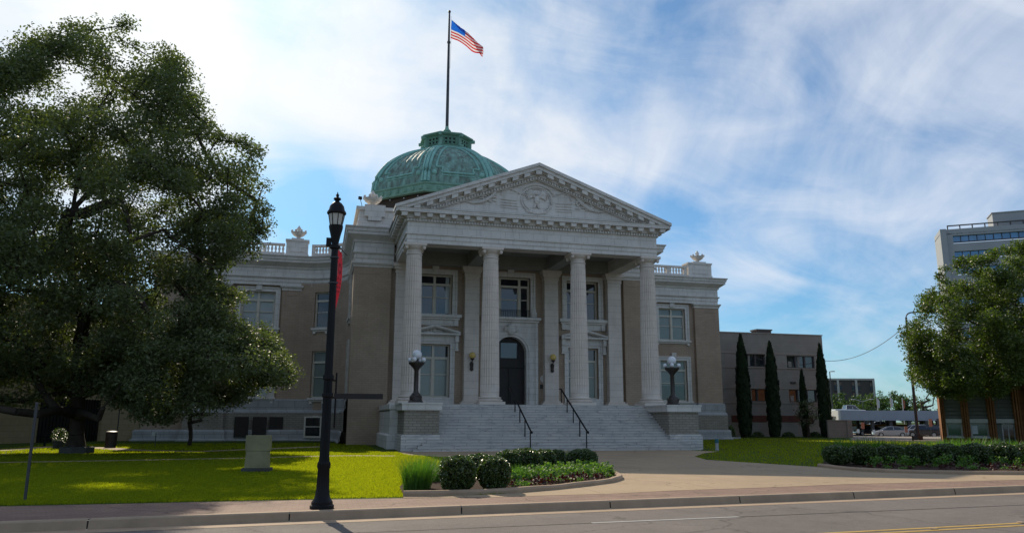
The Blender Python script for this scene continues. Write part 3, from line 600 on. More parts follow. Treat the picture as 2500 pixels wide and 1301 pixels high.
for k_ in range(26):                     # small iron rail across the sill
    uu = u0+.1+(u1-u0-.2)*k_/25
obj('console', s, 'terra', w)
s = MB(); fE.box(s, u0+.05, u1-.05, -.1, -.07, 9.28, 9.31)
for k_ in range(22): uu = u0+.1+(u1-u0-.2)*k_/21; fE.box(s, uu-.01, uu+.01, -.1, -.08, 8.75, 9.3)
obj('window_railing', s, 'black', w)
# arched portal
pt_ = MB(); cx = XC; rr, zs = 1.12, 6.28
def arch(mb, r0, r1, y0, y1, zb, steps=20):
    prev = None
    vs = []; fs = []
    ring = [(-r0, zb)]+[(-r0*cos(pi*i/steps), zs+r0*sin(pi*i/steps)) for i in range(steps+1)]+[(r0, zb)]
    ring2 = [(-r1, zb)]+[(-r1*cos(pi*i/steps), zs+r1*sin(pi*i/steps)) for i in range(steps+1)]+[(r1, zb)]
    n = len(ring)
    for y in (y0, y1):
        for q in ring: vs.append((cx+q[0], y, q[1]))
        for q in ring2: vs.append((cx+q[0], y, q[1]))
    for i in range(n-1): fs += [(i, i+1, n+i+1, n+i), (2*n+i, 3*n+i, 3*n+i+1, 2*n+i+1), (i, 2*n+i, 2*n+i+1, i+1), (n+i, n+i+1, 3*n+i+1, 3*n+i)]
    mb.add(vs, fs)
arch(pt_, rr, rr+.16, YW-.16, YW+.5, 2.62); arch(pt_, rr+.16, rr+.42, YW-.24, YW+.1, 2.62)
# spandrels: fill between arch and a rectangle
st = 20; vs = []; fs = []
for i in range(st+1):
    a_ = pi*i/st; x, z = -(rr+.42)*cos(a_), zs+(rr+.42)*sin(a_); vs += [(cx+x, YW-.12, z), (cx+x, YW-.12, 8.4)]
for i in range(st): fs.append((2*i, 2*i+2, 2*i+3, 2*i+1))
pt_.add(vs, fs)
for sg in (-1, 1):
    a, b = sorted((cx+sg*(rr+.40), cx+sg*1.95)); pt_.box(a, b, YW-.12, YW+.05, 2.62, 8.4); a, b = sorted((cx+sg*1.75, cx+sg*1.95)); pt_.box(a, b, YW-.2, YW-.12, 2.62, 8.4)
pt_.box(cx-2.1, cx+2.1, YW-.5, YW+.02, 8.55, 8.72); pt_.box(cx-2.0, cx+2.0, YW-.32, YW+.02, 8.4, 8.55)
pt_.ball((cx, YW-.35, 7.9), .42, 12, sc=(.8, .5, 1)); pt_.ball((cx-.35, YW-.25, 7.9), .2, 8); pt_.ball((cx+.35, YW-.25, 7.9), .2, 8)
obj('door_surround', pt_, 'terra', CH)
d_ = MB(); d_.add([(cx-rr, YW+.42, 2.62), (cx+rr, YW+.42, 2.62)]+[(cx+rr*cos(pi*i/20), YW+.42, zs+rr*sin(pi*i/20)) for i in range(21)], [tuple(range(23))])
for x in (-.72, .08):
    for z0, z1 in ((2.75, 3.6), (3.75, 4.9)): d_.box(cx+x, cx+x+.64, YW+.39, YW+.41, z0, z1)
for x in (-1.1, -.03, 1.02): d_.box(cx+x, cx+x+.08, YW+.34, YW+.415, 2.62, 5.3)
d_.box(cx-rr, cx+rr, YW+.30, YW+.415, 5.3, 5.5)
door = obj('door', d_, 'wood', CH)
d_ = MB(); d_.add([(cx-.6, YW+.37, 5.95), (cx+.7, YW+.37, 5.95), (cx+.7, YW+.37, 7.0), (cx-.6, YW+.37, 7.0)], [(0, 1, 2, 3)]); obj('pane', d_, 'glass', door)
d_ = MB(); d_.ball((cx+.16, YW+.36, 3.9), .05, 8); d_.ball((cx-.16, YW+.36, 3.9), .05, 8); obj('handle', d_, 'bronze', door)

# podium, steps, cheek blocks
pd = MB(); pd.sweep([(0, 2.6), (.05, 2.58), (.05, 2.3), (0, 2.25), (0, .95), (.15, .85), (.15, .12)], [(4.0, YW), (4.0, 43.6), (4.7, 43.6)]); pd.sweep([(0, 2.6), (.05, 2.58), (.05, 2.3), (0, 2.25), (0, .95), (.15, .85), (.15, .12)], [(mxx(4.7), 43.6), (mxx(4.0), 43.6), (mxx(4.0), YW)])
pd.box(4.0, mxx(4.0), 43.75, YW, 2.2, 2.6); obj('podium', pd, 'terra', CH)
stp = MB(); nst = 17; rise = 2.48/nst; tr = 4.25/nst
for i in range(nst):                     # i=0 lowest
    y0 = 39.5+i*tr; z1 = .12+(i+1)*rise
    if y0 < 40.35: e = 8.0-i*.27; xa, xb = XC-e, XC+e
    else: xa, xb = 6.3, mxx(6.3)
    stp.box(xa, xb, y0, y0+tr+.02 if i < nst-1 else 44.2, .12 if i == 0 else z1-rise-.02, z1-.035)
    stp.box(xa-.02 if y0 < 40.35 else xa, xb+.02 if y0 < 40.35 else xb, y0-.03, y0+tr+.01 if i < nst-1 else 43.95, z1-.035, z1)
obj('staircase', stp, 'marble', CH)
for sgn in (0, 1):
    m = mxx if sgn else (lambda x: x)
    def bxm(mb, x0, x1, *a): p, q = sorted((m(x0), m(x1))); mb.box(p, q, *a)
    c1 = MB(); bxm(c1, 4.45, 6.30, 40.45, 43.6, .95, 2.2); c = obj('cheek_block', c1, 'brick_base', CH)
    c1 = MB(); bxm(c1, 4.32, 6.42, 40.32, 43.6, 2.2, 2.52); bxm(c1, 4.28, 6.46, 40.28, 43.6, 2.52, 2.6); obj('coping', c1, 'terra', c)
    c1 = MB(); bxm(c1, 4.3, 6.32, 40.3, 43.6, .12, .9); bxm(c1, 4.36, 6.31, 40.36, 43.6, .9, .96); obj('plinth', c1, 'marble', c)

# columns
COLX = [XC-7.58, XC-2.84, XC+2.84, XC+7.58]
def shaft_prof():
    pr = []
    z0, z1 = 3.12, 11.45
    pr += [(.60, 3.06), (.575, 3.12)]
    for i in range(13):
        t = i/12; rad_ = .575-.115*(t**1.6)*1.0; pr.append((rad_, z0+.04+(z1-z0-.04)*t))
    return pr
col0 = None
for i, x in enumerate(COLX):
    if col0 is None:
        mb = MB(); mb.lathe(shaft_prof(), (x, 45, 0), 96, flute=24, fdepth=.055, fz=(3.2, 11.4)); col0 = obj('column', mb, 'terra_col', CH)
        b_ = MB(); b_.box(x-.78, x+.78, 44.22, 45.78, 2.6, 2.78); b_.lathe([(.74, 2.78), (.78, 2.83), (.78, 2.87), (.74, 2.92), (.66, 2.94), (.64, 2.98), (.70, 3.0), (.70, 3.04), (.60, 3.07)], (x, 45, 0), 48); obj('column_base', b_, 'terra_col', col0)
        c_ = MB(); c_.lathe([(.46, 11.42), (.50, 11.45), (.50, 11.49), (.46, 11.51), (.46, 11.72), (.50, 11.74), (.62, 11.86), (.64, 11.92)], (x, 45, 0), 48)
        c_.box(x-.68, x+.68, 44.32, 45.68, 11.95, 12.1); c_.box(x-.62, x+.62, 44.38, 45.62, 11.90, 11.95)
        for sx in (-1, 1):
            for sy in (-1, 1): c_.ball((x+sx*.52, 45+sy*.52, 11.82), .13, 10, sc=(.9, .9, 1))
        obj('capital', c_, 'terra_col', col0)
    else:
        c = col0.copy(); scene.collection.objects.link(c); c.location = (x-COLX[0], 0, 0)
        for ch in list(col0.children): d = ch.copy(); scene.collection.objects.link(d); d.parent = c
# pilasters against the wall
for x in COLX:
    mb = MB(); mb.box(x-.5, x+.5, 50.75, YW+.05, 3.0, 11.6); p_ = obj('pilaster', mb, 'terra_col', CH)
    mb = MB()
    for e, z0, z1 in ((.56, 11.42, 11.5), (.56, 11.6, 11.68), (.64, 11.68, 11.85), (.72, 11.85, 12.1), (.535, 11.5, 11.6)): mb.box(x-e, x+e, 51.25-e, YW+.05, z0, z1)
    for e, z0, z1 in ((.8, 2.6, 2.78), (.72, 2.78, 2.9), (.6, 2.9, 3.0)): mb.box(x-e, x+e, 51.25-e, YW+.05, z0, z1)
    obj('pilaster_trim', mb, 'terra_col', p_)
# portico entablature
PP = [(-1.0, 12.1), (0, 12.1), (0, 12.34), (.03, 12.36), (.03, 12.6), (.11, 12.63), (.11, 12.72), (0.0, 12.75), (0, 13.38), (.07, 13.42), (.07, 13.58), (.16, 13.6), (.16, 13.86), (.56, 13.88), (.56, 14.08), (.6, 14.12), (-1.0, 14.12), (-1.0, 12.1)]
ex0, ex1, ey = XC-8.08, XC+8.08, 44.5
mb = MB(); mb.sweep(PP, [(ex0, YW), (ex0, ey), (ex1, ey), (ex1, YW)])
n = 92
for i in range(n): x = ex0-.08+(ex1-ex0+.16)*(i+.5)/n; mb.box(x-.05, x+.05, ey-.17, ey-.05, 13.42, 13.57)
for i in range(34):
    y = ey+.1+(YW-ey)*(i)/34
    for sg, xx in ((-1, ex0), (1, ex1)): a, b = sorted((xx+sg*.05, xx+sg*.17)); mb.box(a, b, y-.05, y+.05, 13.42, 13.57)
obj('entablature', mb, 'terra', CH)
mb = MB(); n = 22
def modil(mb, x, y, w=.19):
    vs = [(x-w, y, 13.66), (x+w, y, 13.66), (x-w, y, 13.86), (x+w, y, 13.86), (x-w*.8, y-.32, 13.64), (x+w*.8, y-.32, 13.64), (x-w, y-.34, 13.86), (x+w, y-.34, 13.86)]
    mb.add(vs, [(0, 4, 5, 1), (4, 6, 7, 5), (0, 2, 6, 4), (1, 5, 7, 3)])
for i in range(n+1): modil(mb, ex0-.25+(ex1-ex0+.5)*i/n, ey-.16)
for i in range(9):
    y = ey+.4+.76*i
    mb.box(ex0-.5, ex0-.16, y-.18, y+.18, 13.64, 13.86); mb.box(ex1+.16, ex1+.5, y-.18, y+.18, 13.64, 13.86)
obj('modillion', mb, 'terra', CH)
# ceiling and beams
mb = MB(); mb.box(ex0+.9, ex1-.9, ey+.9, YW, 12.95, 13.1); obj('porch_ceiling', mb, 'ceiling', CH)
mb = MB()
for x in COLX[1:3]: mb.box(x-.42, x+.42, ey+1.0, 50.6, 12.1, 12.949)
mb.box(ex0+.98, ex1-.98, 50.6, YW+.1, 12.1, 12.948)
obj('porch_beam', mb, 'ceiling', CH)
# pediment
SL = .375; ZAP = 17.6
def zt(x): return ZAP-SL*abs(x-XC)
def rake(mb, x0, x1, d0, d1, y0, y1):
    vs = []
    for y in (y0, y1): vs += [(x0, y, zt(x0)+d0), (x1, y, zt(x1)+d0), (x1, y, zt(x1)+d1), (x0, y, zt(x0)+d1)]
    mb.add(vs, [(0, 1, 2, 3), (7, 6, 5, 4), (0, 4, 5, 1), (1, 5, 6, 2), (2, 6, 7, 3), (3, 7, 4, 0)])
HWc = 8.9
mb = MB()
for sg in (-1, 1):
    for hw, d0, d1, y0 in ((HWc, -.20, 0, 43.86), (HWc-.05, -.42, -.20, 43.96), (HWc-.6, -.50, -.42, 44.2)):
        a, b = sorted((XC, XC+sg*hw)); rake(mb, a, b, d0, d1, y0, 45.2)
    a, b = sorted((XC, XC+sg*(HWc-1.0))); rake(mb, a, b, -.72, -.50, 44.34, 45.2)
    a, b = sorted((XC, XC+sg*(HWc-1.6))); rake(mb, a, b, -.95, -.72, 44.44, 45.2); 
ped_mb = mb
mb = MB()
for sg in (-1, 1):
    for i in range(11):
        x = XC+sg*(.76*i) if i else XC
        if i == 0 and sg == 1: continue
        w_ = .19; rake(mb, x-w_, x+w_, -.66, -.42, 44.0, 44.34) if i else mb.box(x-w_, x+w_, 44.0, 44.34, zt(XC)-.72, zt(XC)-.45)
mod_mb = mb; mb = ped_mb
for sg in (-1, 1):
    for i in range(42): x = XC+sg*(.1+.178*i); rake(mb, x-.05, x+.05, -.90, -.75, 44.33, 44.45)
ped = obj('pediment', mb, 'terra', CH); obj('modillion', mod_mb, 'terra', ped)
mb = MB(); mb.prism([(XC-8.2, 14.1), (XC+8.2, 14.1), (XC, 17.1)], 44.62, 45.1); tym = obj('tympanum', mb, 'terra', ped)
# carved relief
mb = MB(); ty = 44.58
mb.tube([(XC+1.0*cos(t), ty, 15.33+.86*sin(t)) for t in np.linspace(0, 2*pi, 33)], .06, 6)
mb.tube([(XC+.88*cos(t), ty, 15.33+.74*sin(t)) for t in np.linspace(0, 2*pi, 33)], .03, 6)
mb.tube([(XC+1.25*cos(t), ty, 15.35+1.0*sin(t)) for t in np.linspace(.35, pi-.35, 17)], .07, 6)
mb.ball((XC, ty-.03, 15.35), .2, 10, sc=(.9, .6, 1.5)); mb.ball((XC-.03, ty-.06, 15.74), .11, 8); mb.tube([(XC-.05, ty-.1, 15.74), (XC-.22, ty-.1, 15.66)], .03, 5)
for sg in (-1, 1):
    for k_ in range(9):                  # spread wing: feathers fanning out from the shoulder
        a_ = 1.25-.22*k_; L_ = .62-.035*abs(k_-2)
        sx, sz = XC+sg*.24, 15.55
        mb.tube([(sx, ty, sz), (sx+sg*L_*.5*cos(a_), ty-.04, sz+L_*.5*sin(a_)+.04), (sx+sg*L_*cos(a_), ty-.01, sz+L_*sin(a_))], [.06, .065, .025], 6)
    mb.tube([(XC+sg*.12, ty-.02, 15.5), (XC+sg*.3, ty-.05, 15.75), (XC+sg*.42, ty-.04, 15.95)], [.09, .08, .04], 6)
    for k_ in range(3): mb.tube([(XC+sg*.06*k_, ty, 15.1), (XC+sg*.10*k_, ty-.02, 14.82)], [.05, .02], 5)
    mb.tube([(XC+sg*.08, ty, 15.05), (XC+sg*.2, ty-.02, 14.8)], .05, 6)
    # draped flags, foliage and cornucopia
    mb.tube([(XC+sg*1.3, ty, 15.8), (XC+sg*1.7, ty, 15.95), (XC+sg*2.2, ty, 15.8), (XC+sg*2.3, ty, 15.5)], .05, 6)
    for k_ in range(4): mb.tube([(XC+sg*1.25, ty, 15.2-.17*k_), (XC+sg*2.35, ty, 15.24-.17*k_)], .02, 5)
    rng0 = random.Random(4+sg)
    for k_ in range(30):
        cx_, cz_ = 2.6+rng0.random()*1.1, 14.95+rng0.random()*.65; a_ = rng0.uniform(-.3, 1.2)
        mb.tube([(XC+sg*cx_, ty, cz_), (XC+sg*(cx_+.3*cos(a_)), ty-.07, cz_+.24*sin(a_))], [.065, .025], 5)
    mb.tube([(XC+sg*2.5, ty, 15.9), (XC+sg*2.65, ty-.04, 15.7), (XC+sg*3.0, ty-.04, 15.3), (XC+sg*3.5, ty-.04, 15.0), (XC+sg*4.1, ty, 14.85), (XC+sg*4.6, ty, 14.95)], [.04, .09, .12, .12, .08, .04], 7)
    mb.tube([(XC+sg*3.7, ty, 15.5), (XC+sg*4.1, ty, 15.3), (XC+sg*4.5, ty, 15.05), (XC+sg*5.1, ty, 14.75), (XC+sg*5.5, ty, 14.8)], [.05, .06, .05, .04, .03], 6)
for k_ in range(3): mb.tube([(XC-.7, ty, 14.66-.05*k_), (XC, ty-.05, 14.56-.05*k_), (XC+.7, ty, 14.66-.05*k_)], .03, 5)
obj('carved_relief', mb, 'terra', ped)
mb = MB(); mb.prism([(XC-8.7, 14.1), (XC+8.7, 14.1), (XC+8.7, zt(XC+8.7)-.06), (XC, ZAP-.06), (XC-8.7, zt(XC-8.7)-.06)], 45.1, 57); obj('roof', mb, 'roof', CH)

# urns
def urn(x, y, z, s=1.0):
    mb = MB(); mb.lathe([(.30*s, 0), (.26*s, .08*s), (.16*s, .14*s), (.16*s, .2*s), (.34*s, .28*s), (.52*s, .42*s), (.58*s, .55*s), (.60*s, .62*s), (.54*s, .64*s), (.3*s, .66*s), (.12*s, .70*s), (.11*s, .85*s), (.16*s, .92*s), (.12*s, 1.05*s), (.04*s, 1.2*s), (.0, 1.25*s)], (x, y, z), 24)
    for k_ in range(8):
        a_ = k_*pi/4+.4; mb.ball((x+.60*s*cos(a_), y+.60*s*sin(a_), z+.68*s), .11*s, 8, sc=(.9, .9, 1.25))
    for k_ in range(5):
        a_ = k_*2*pi/5; mb.ball((x+.13*s*cos(a_), y+.13*s*sin(a_), z+.92*s), .08*s, 6, sc=(1, 1, 1.6))
    return smooth_angle(obj('urn', mb, 'terra', CH), 40)
def pedestal(x0, x1, y0, y1, z1=15.95):
    mb = MB(); mb.box(x0-.06, x1+.06, y0-.06, y1+.06, 14.45, 14.72); mb.box(x0, x1, y0, y1, 14.72, z1-.18); mb.box(x0-.07, x1+.07, y0-.07, y1+.07, z1-.18, z1-.04)
    w_ = (x1-x0)*.22; mb.box(x0+w_, x1-w_, y0+.02, y1-.02, z1-.04, z1+.08); mb.box(x0+w_*.8, x1-w_*.8, y0-.04, y0, 14.9, z1-.4)
    return obj('parapet_pedestal', mb, 'terra', CH)
def balus(path, n, z0=14.45, z1=15.55):
    """balustrade along a plan path: base, groups of balusters, rail"""
    mb = MB(); mb.sweep([(-.16, z0), (-.16, z0+.36), (.16, z0+.36), (.16, z0)], path); mb.sweep([(-.2, z1-.16), (-.2, z1), (.2, z1), (.2, z1-.16), (-.2, z1-.16)], path)
    pts = [np.array(p, float) for p in path]; seg = [np.linalg.norm(b-a) for a, b in zip(pts, pts[1:])]; T = sum(seg)
    for i in range(n):
        s_ = T*(i+.5)/n; k_ = 0
        while s_ > seg[k_]: s_ -= seg[k_]; k_ += 1
        q = pts[k_]+(pts[k_+1]-pts[k_])*s_/seg[k_]; d = (pts[k_+1]-pts[k_])/seg[k_]
        if i % 6 == 0: mb.obox((q[0], q[1], (z0+z1)/2+.1), (T/n*1.05, .26, z1-z0-.5), u=d)
        else: h = z1-.16-z0-.36; mb.lathe([(.10, 0), (.10, .06), (.05, .1), (.10, .28*h/.58), (.10, .36*h/.58), (.045, .52), (.09, .56), (.09, h)], (q[0], q[1], z0+.36), 8)
    return obj('balustrade', mb, 'terra', CH)
for side in (0, 1):
    m = mxx if side else (lambda x: x)
    def sp(a, b): return sorted((m(a), m(b)))
    a, b = sp(-3.0, -1.3); pedestal(a, b, 62.1, 62.9); urn(m(-2.1), 62.45, 15.98, .95)
    a, b = sp(-8.9, -6.6); pedestal(a, b, 62.1, 63.2); urn(m(-7.75), 62.5, 15.98, .95)
    p_ = [(-6.5, 62.4), (-3.1, 62.4)]; balus([(m(x), y) for x, y in p_], 12)
    p_ = [(AC[0]+.3+AR*sin(RAD(t)), AC[1]+.25+AR*cos(RAD(t))) for t in range(6, 79, 6)]; balus([(m(x), y) for x, y in p_], 18)
    # solid stepped attic of the pavilion with its lamp-shaped urn
    a, b = sp(2.05, 4.9); mb = MB(); mb.box(a, b, 51.1, 57.6, 14.45, 14.95); a, b = sp(2.15, 4.9); mb.box(a, b, 51.2, 57.5, 14.95, 15.75); a, b = sp(1.95, 4.9); mb.box(a, b, 51.05, 57.6, 15.75, 15.98)
    a, b = sp(2.5, 3.9); mb.box(a, b, 51.0, 51.3, 15.3, 16.12); a, b = sp(2.75, 3.65); mb.box(a, b, 50.95, 51.1, 15.0, 15.3)
    obj('attic', mb, 'terra', CH)
    if side == 0: urn(3.05, 51.7, 16.1, 1.0)
# little flood light beside the attic urn
mb = MB(); mb.tube([(2.35, 51.4, 16.0), (2.2, 51.3, 16.5)], .02, 6); mb.obox((2.18, 51.3, 16.6), (.22, .16, .2), .4); obj('flood_light', mb, 'black', CH)

# dome
DX, DY = 12.6, 80.0
dm = thing('dome_group', None, None, (0, 0, 0)); bpy.data.objects.remove(dm)
def octo(ap, rot=0): R_ = ap/cos(pi/8); return [(DX+R_*cos(pi/8+k*pi/4), DY+R_*sin(pi/8+k*pi/4)) for k in range(8)]
# profile: apothem vs z
dprof = [(8.05, 24.8), (8.0, 25.4), (7.75, 26.25), (7.3, 27.1), (6.7, 27.95), (5.95, 28.65), (5.1, 29.3), (4.3, 29.8), (3.5, 30.2), (2.9, 30.45)]
from functools import lru_cache
def dint(t):
    x = t*(len(dprof)-1); i = min(int(x), len(dprof)-2); f_ = x-i; a, b = dprof[i], dprof[i+1]; return (a[0]+(b[0]-a[0])*f_, a[1]+(b[1]-a[1])*f_)
mb = MB()
dome_v = []
for f in range(8):
    am = f*pi/4; nx, ny = cos(am), sin(am); tx, ty_ = -ny, nx
    NU = 33; vs = []; fs = []
    for j in range(len(dprof)):
        ap, z = dprof[j]; hw = ap*math.tan(pi/8)
        for i in range(NU):
            u = -hw+2*hw*i/(NU-1); bulge = .06 if i % 4 == 0 and 0 < i < NU-1 else 0    # standing seams
            vs.append((DX+nx*(ap+bulge)+tx*u, DY+ny*(ap+bulge)+ty_*u, z+bulge*.3))
    for j in range(len(dprof)-1):
        for i in range(NU-1): fs.append((j*NU+i, j*NU+i+1, (j+1)*NU+i+1, (j+1)*NU+i))
    mb.add(vs, fs)
dome = obj('dome', mb, 'copper', CH)
mb = MB()
for f in range(8):
    am = f*pi/4; nx, ny = cos(am), sin(am); tx, ty_ = -ny, nx
    def pnt(t, du, lift, frac=None):
        ap, z = dint(t); hw = ap*math.tan(pi/8); u = du if frac is None else frac*hw+du
        return (DX+nx*(ap+lift)+tx*u, DY+ny*(ap+lift)+ty_*u, z+lift*.5)
    for sg in (-1, 1):
        mb.tube([pnt(t, -sg*.30, .06, sg) for t in np.linspace(0, 1, 14)], .15, 6)      # rib beside the ridge
        mb.tube([pnt(t, -sg*.95, .05, sg) for t in np.linspace(.26, .97, 12)], .10, 6)  # panel frame sides
        mb.tube([pnt(.26, -sg*.95, .05, sg), pnt(.26, -sg*1.6, .05, sg), pnt(.18, -sg*1.6, .05, sg)], .10, 6)
        c = pnt(.17, -sg*.85, .04, sg); mb.ball(c, .28, 10, sc=(1, 1, 1))
    mb.tube([pnt(.18, 1.6, .05, -1), pnt(.18, -1.6, .05, 1)], .10, 6); mb.tube([pnt(.14, 1.6, .05, -1), pnt(.14, -1.6, .05, 1)], .05, 6)
    mb.tube([pnt(.97, .6, .05, -1), pnt(.97, -.6, .05, 1)], .08, 6)
    k0 = pi/8+f*pi/4
    mb.tube([(DX+dint(t)[0]/cos(pi/8)*cos(k0)*1.01, DY+dint(t)[0]/cos(pi/8)*sin(k0)*1.01, dint(t)[1]+.03) for t in np.linspace(0, 1, 14)], .16, 6)
obj('rib', mb, 'copper_rib', dome)
def octring(mb, prof): mb.sweep(prof, list(reversed(octo(1.0)+[octo(1.0)[0]]))) if 0 else None
def octlathe(mb, prof):
    vs = []; fs = []; n = 8
    for ap, z in prof: vs += [(x, y, z) for x, y in octo(ap)]
    for j in range(len(prof)-1):
        for i in range(8): fs.append((j*8+i, j*8+(i+1) % 8, (j+1)*8+(i+1) % 8, (j+1)*8+i))
    fs.append(tuple(range((len(prof)-1)*8, len(prof)*8))); mb.add(vs, fs)
mb = MB(); octlathe(mb, [(7.8, 23.75), (8.14, 23.8), (8.18, 23.95), (8.18, 24.5), (8.3, 24.6), (8.3, 24.72), (8.12, 24.78), (8.05, 24.85)])
for f in range(8):
    am = f*pi/4; nx, ny = cos(am), sin(am)
    for i in range(7): u = (-3+i)*.98; mb.obox((DX+nx*8.23-ny*u, DY+ny*8.23+nx*u, 24.22), (.30, .16, .34), u=(-ny, nx)); mb.ball((DX+nx*8.28-ny*u, DY+ny*8.28+nx*u, 24.27), .12, 8)
obj('dome_cornice', mb, 'copper_band', dome)
mb = MB(); octlathe(mb, [(7.5, 14.4), (7.5, 23.8), (6, 23.81)]); obj('drum', mb, 'drum', dome)
# lantern
mb = MB(); octlathe(mb, [(3.15, 30.25), (3.15, 30.5), (2.85, 30.65), (2.65, 30.8), (2.35, 30.9), (2.35, 32.0), (2.55, 32.05), (2.8, 32.15), (2.8, 32.28), (2.5, 32.4), (0.6, 32.95), (.3, 33.0)])
for x, y in octo(2.44): mb.obox((x, y, 31.45), (.32, .32, 1.2), atan2(y-DY, x-DX)); 
for x, y in octo(2.74): mb.obox((x, y, 31.95), (.46, .28, .3), atan2(y-DY, x-DX))
for x, y in octo(2.82): mb.ball((x, y, 30.72), .24, 8, sc=(1, 1, 1.1))
lan = obj('lantern', mb, 'copper_band', dome)
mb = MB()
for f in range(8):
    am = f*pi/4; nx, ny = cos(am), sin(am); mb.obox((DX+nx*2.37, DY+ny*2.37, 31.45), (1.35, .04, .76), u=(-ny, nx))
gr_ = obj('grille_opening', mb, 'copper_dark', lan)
mb = MB()
for f in range(8):
    am = f*pi/4; nx, ny = cos(am), sin(am); tx, ty_ = -ny, nx
    def q(u, z): return (DX+nx*2.42+tx*u*.93, DY+ny*2.42+ty_*u*.93, z-1.05)
    for a_ in (-.48, 0, .48):
        for zz in (32.3, 32.7): mb.tube([q(a_+.2*cos(t), zz+.18*sin(t)) for t in np.linspace(0, 2*pi, 9)], .035, 4)
    for a_ in (-.74, -.24, .24, .74): mb.tube([q(a_, 32.08), q(a_, 32.92)], .03, 4)
    for zz in (32.1, 32.5, 32.9): mb.tube([q(-.74, zz), q(.74, zz)], .03, 4)
obj('grille', mb, 'copper_band', lan)
mb = MB()
for px, py in ((952, 489), (986, 484), (1020, 478)): p = P(px, py, 71.5); mb.ball(p, .05, 8)
obj('light_bulb', mb, 'globe', dome)

# things fixed to or standing on the courthouse but separate
for i, x in enumerate(COLX[1:3]):
    w = thing('wall_lamp', 'amber globe wall lamp on the white pilaster %s of the arched door' % ('to the left' if i == 0 else 'to the right'), 'wall lamp', (x, 50.7, 5.4), group='amber globe lamps beside the door')
    mb = MB(); mb.ball((x, 50.45, 5.98), .22, 20); smooth_angle(obj('globe', mb, 'globe_y', w), 60)
    mb = MB(); mb.lathe([(.05, 0), (.14, .1), (.1, .2), (.14, .5), (.06, .62)], (x, 50.66, 4.95), 12); mb.lathe([(.06, 0), (.15, .1), (.15, .14)], (x, 50.45, 5.64), 12); mb.tube([(x, 50.66, 5.45), (x, 50.5, 5.4), (x, 50.45, 5.65)], .04, 6); obj('bracket', mb, 'bronze', w)
for i, sx in enumerate((5.22, mxx(5.22))):
    c = (sx, 42.0, 2.6)
    w = thing('lamp_standard', 'brown bronze lamp standard with white globes on the %s pedestal of the steps' % ('left' if i == 0 else 'right'), 'lamp standard', c, group='globe lamp standards flanking the steps')
    mb = MB(); mb.lathe([(.42, 0), (.42, .08), (.34, .14), (.34, .34), (.26, .40), (.24, .5), (.155, .58), (.13, .7), (.12, 1.75), (.17, 1.85), (.3, 2.0), (.42, 2.1), (.44, 2.16), (.44, 2.2), (.1, 2.24), (.09, 2.36)], c, 20)
    for k_ in range(4): a_ = pi/4+k_*pi/2; mb.ball((c[0]+.3*cos(a_), c[1]+.3*sin(a_), c[2]+.35), .1, 8)
    smooth_angle(obj('post', mb, 'bronze', w), 35)
    mb = MB(); mb.ball((c[0], c[1], c[2]+2.62), .275, 24); smooth_angle(obj('globe', mb, 'globe', w), 60)
    for k_ in range(4):
        a_ = pi/4+.35+k_*pi/2; mb = MB(); mb.ball((c[0]+.40*cos(a_), c[1]+.40*sin(a_), c[2]+2.34), .125, 16); smooth_angle(obj('globe', mb, 'globe', w), 60)
# handrails
for i, (x, lab) in enumerate(((11.02, 'left'), (14.15, 'right'))):
    w = thing('handrail', 'black iron handrail running down the marble steps, the %s one of the pair' % lab, 'handrail', (x, 41.7, .2), group='black handrails on the front steps')
    mb = MB(); y0, y1 = 39.45, 44.0; z0, z1 = 1.12, 3.55
    mb.tube([(x, y1+.25, z1), (x, y1, z1), (x, y0, z0), (x, y0-.12, z0-.03)], .045, 8); mb.ball((x, y0-.12, z0-.03), .07, 8); obj('rail', mb, 'black', w)
    for k_ in range(5):
        t = k_/4; y = y0+.15+(y1-y0-.2)*t; zg = .12+max(0, (int((y-39.5)/tr)+1))*rise if y > 39.5 else .12; zr = z0+(z1-z0)*(y-y0)/(y1-y0)
        mb = MB(); mb.tube([(x, y, zg), (x, y, zr)], .032, 8); obj('post', mb, 'black', w)
for nm, lab, z0, z1, x0, x1, m_ in (('wall_seal', 'small round pale seal on the brick right of the door surround', 4.35, 4.75, 15.0, 15.35, 'terra'), ('wall_plaque', 'small dark rectangular plaque on the brick below the round seal', 3.85, 4.15, 14.97, 15.43, 'bronze')):
    mb = MB()
    if nm == 'wall_seal': mb.prism([((x0+x1)/2+.19*cos(t), 4.55+.24*sin(t)) for t in np.linspace(0, 2*pi, 17)[:-1]], YW-.05, YW-.003); mb.prism([((x0+x1)/2+.11*cos(t), 4.55+.14*sin(t)) for t in np.linspace(0, 2*pi, 13)[:-1]], YW-.07, YW-.05)
    else: mb.box(x0, x1, YW-.04, YW-.003, z0, z1); mb.box(x0+.04, x1-.04, YW-.05, YW-.04, z0+.04, z1-.04)
    obj(nm, mb, m_, label=lab, cat='plaque')
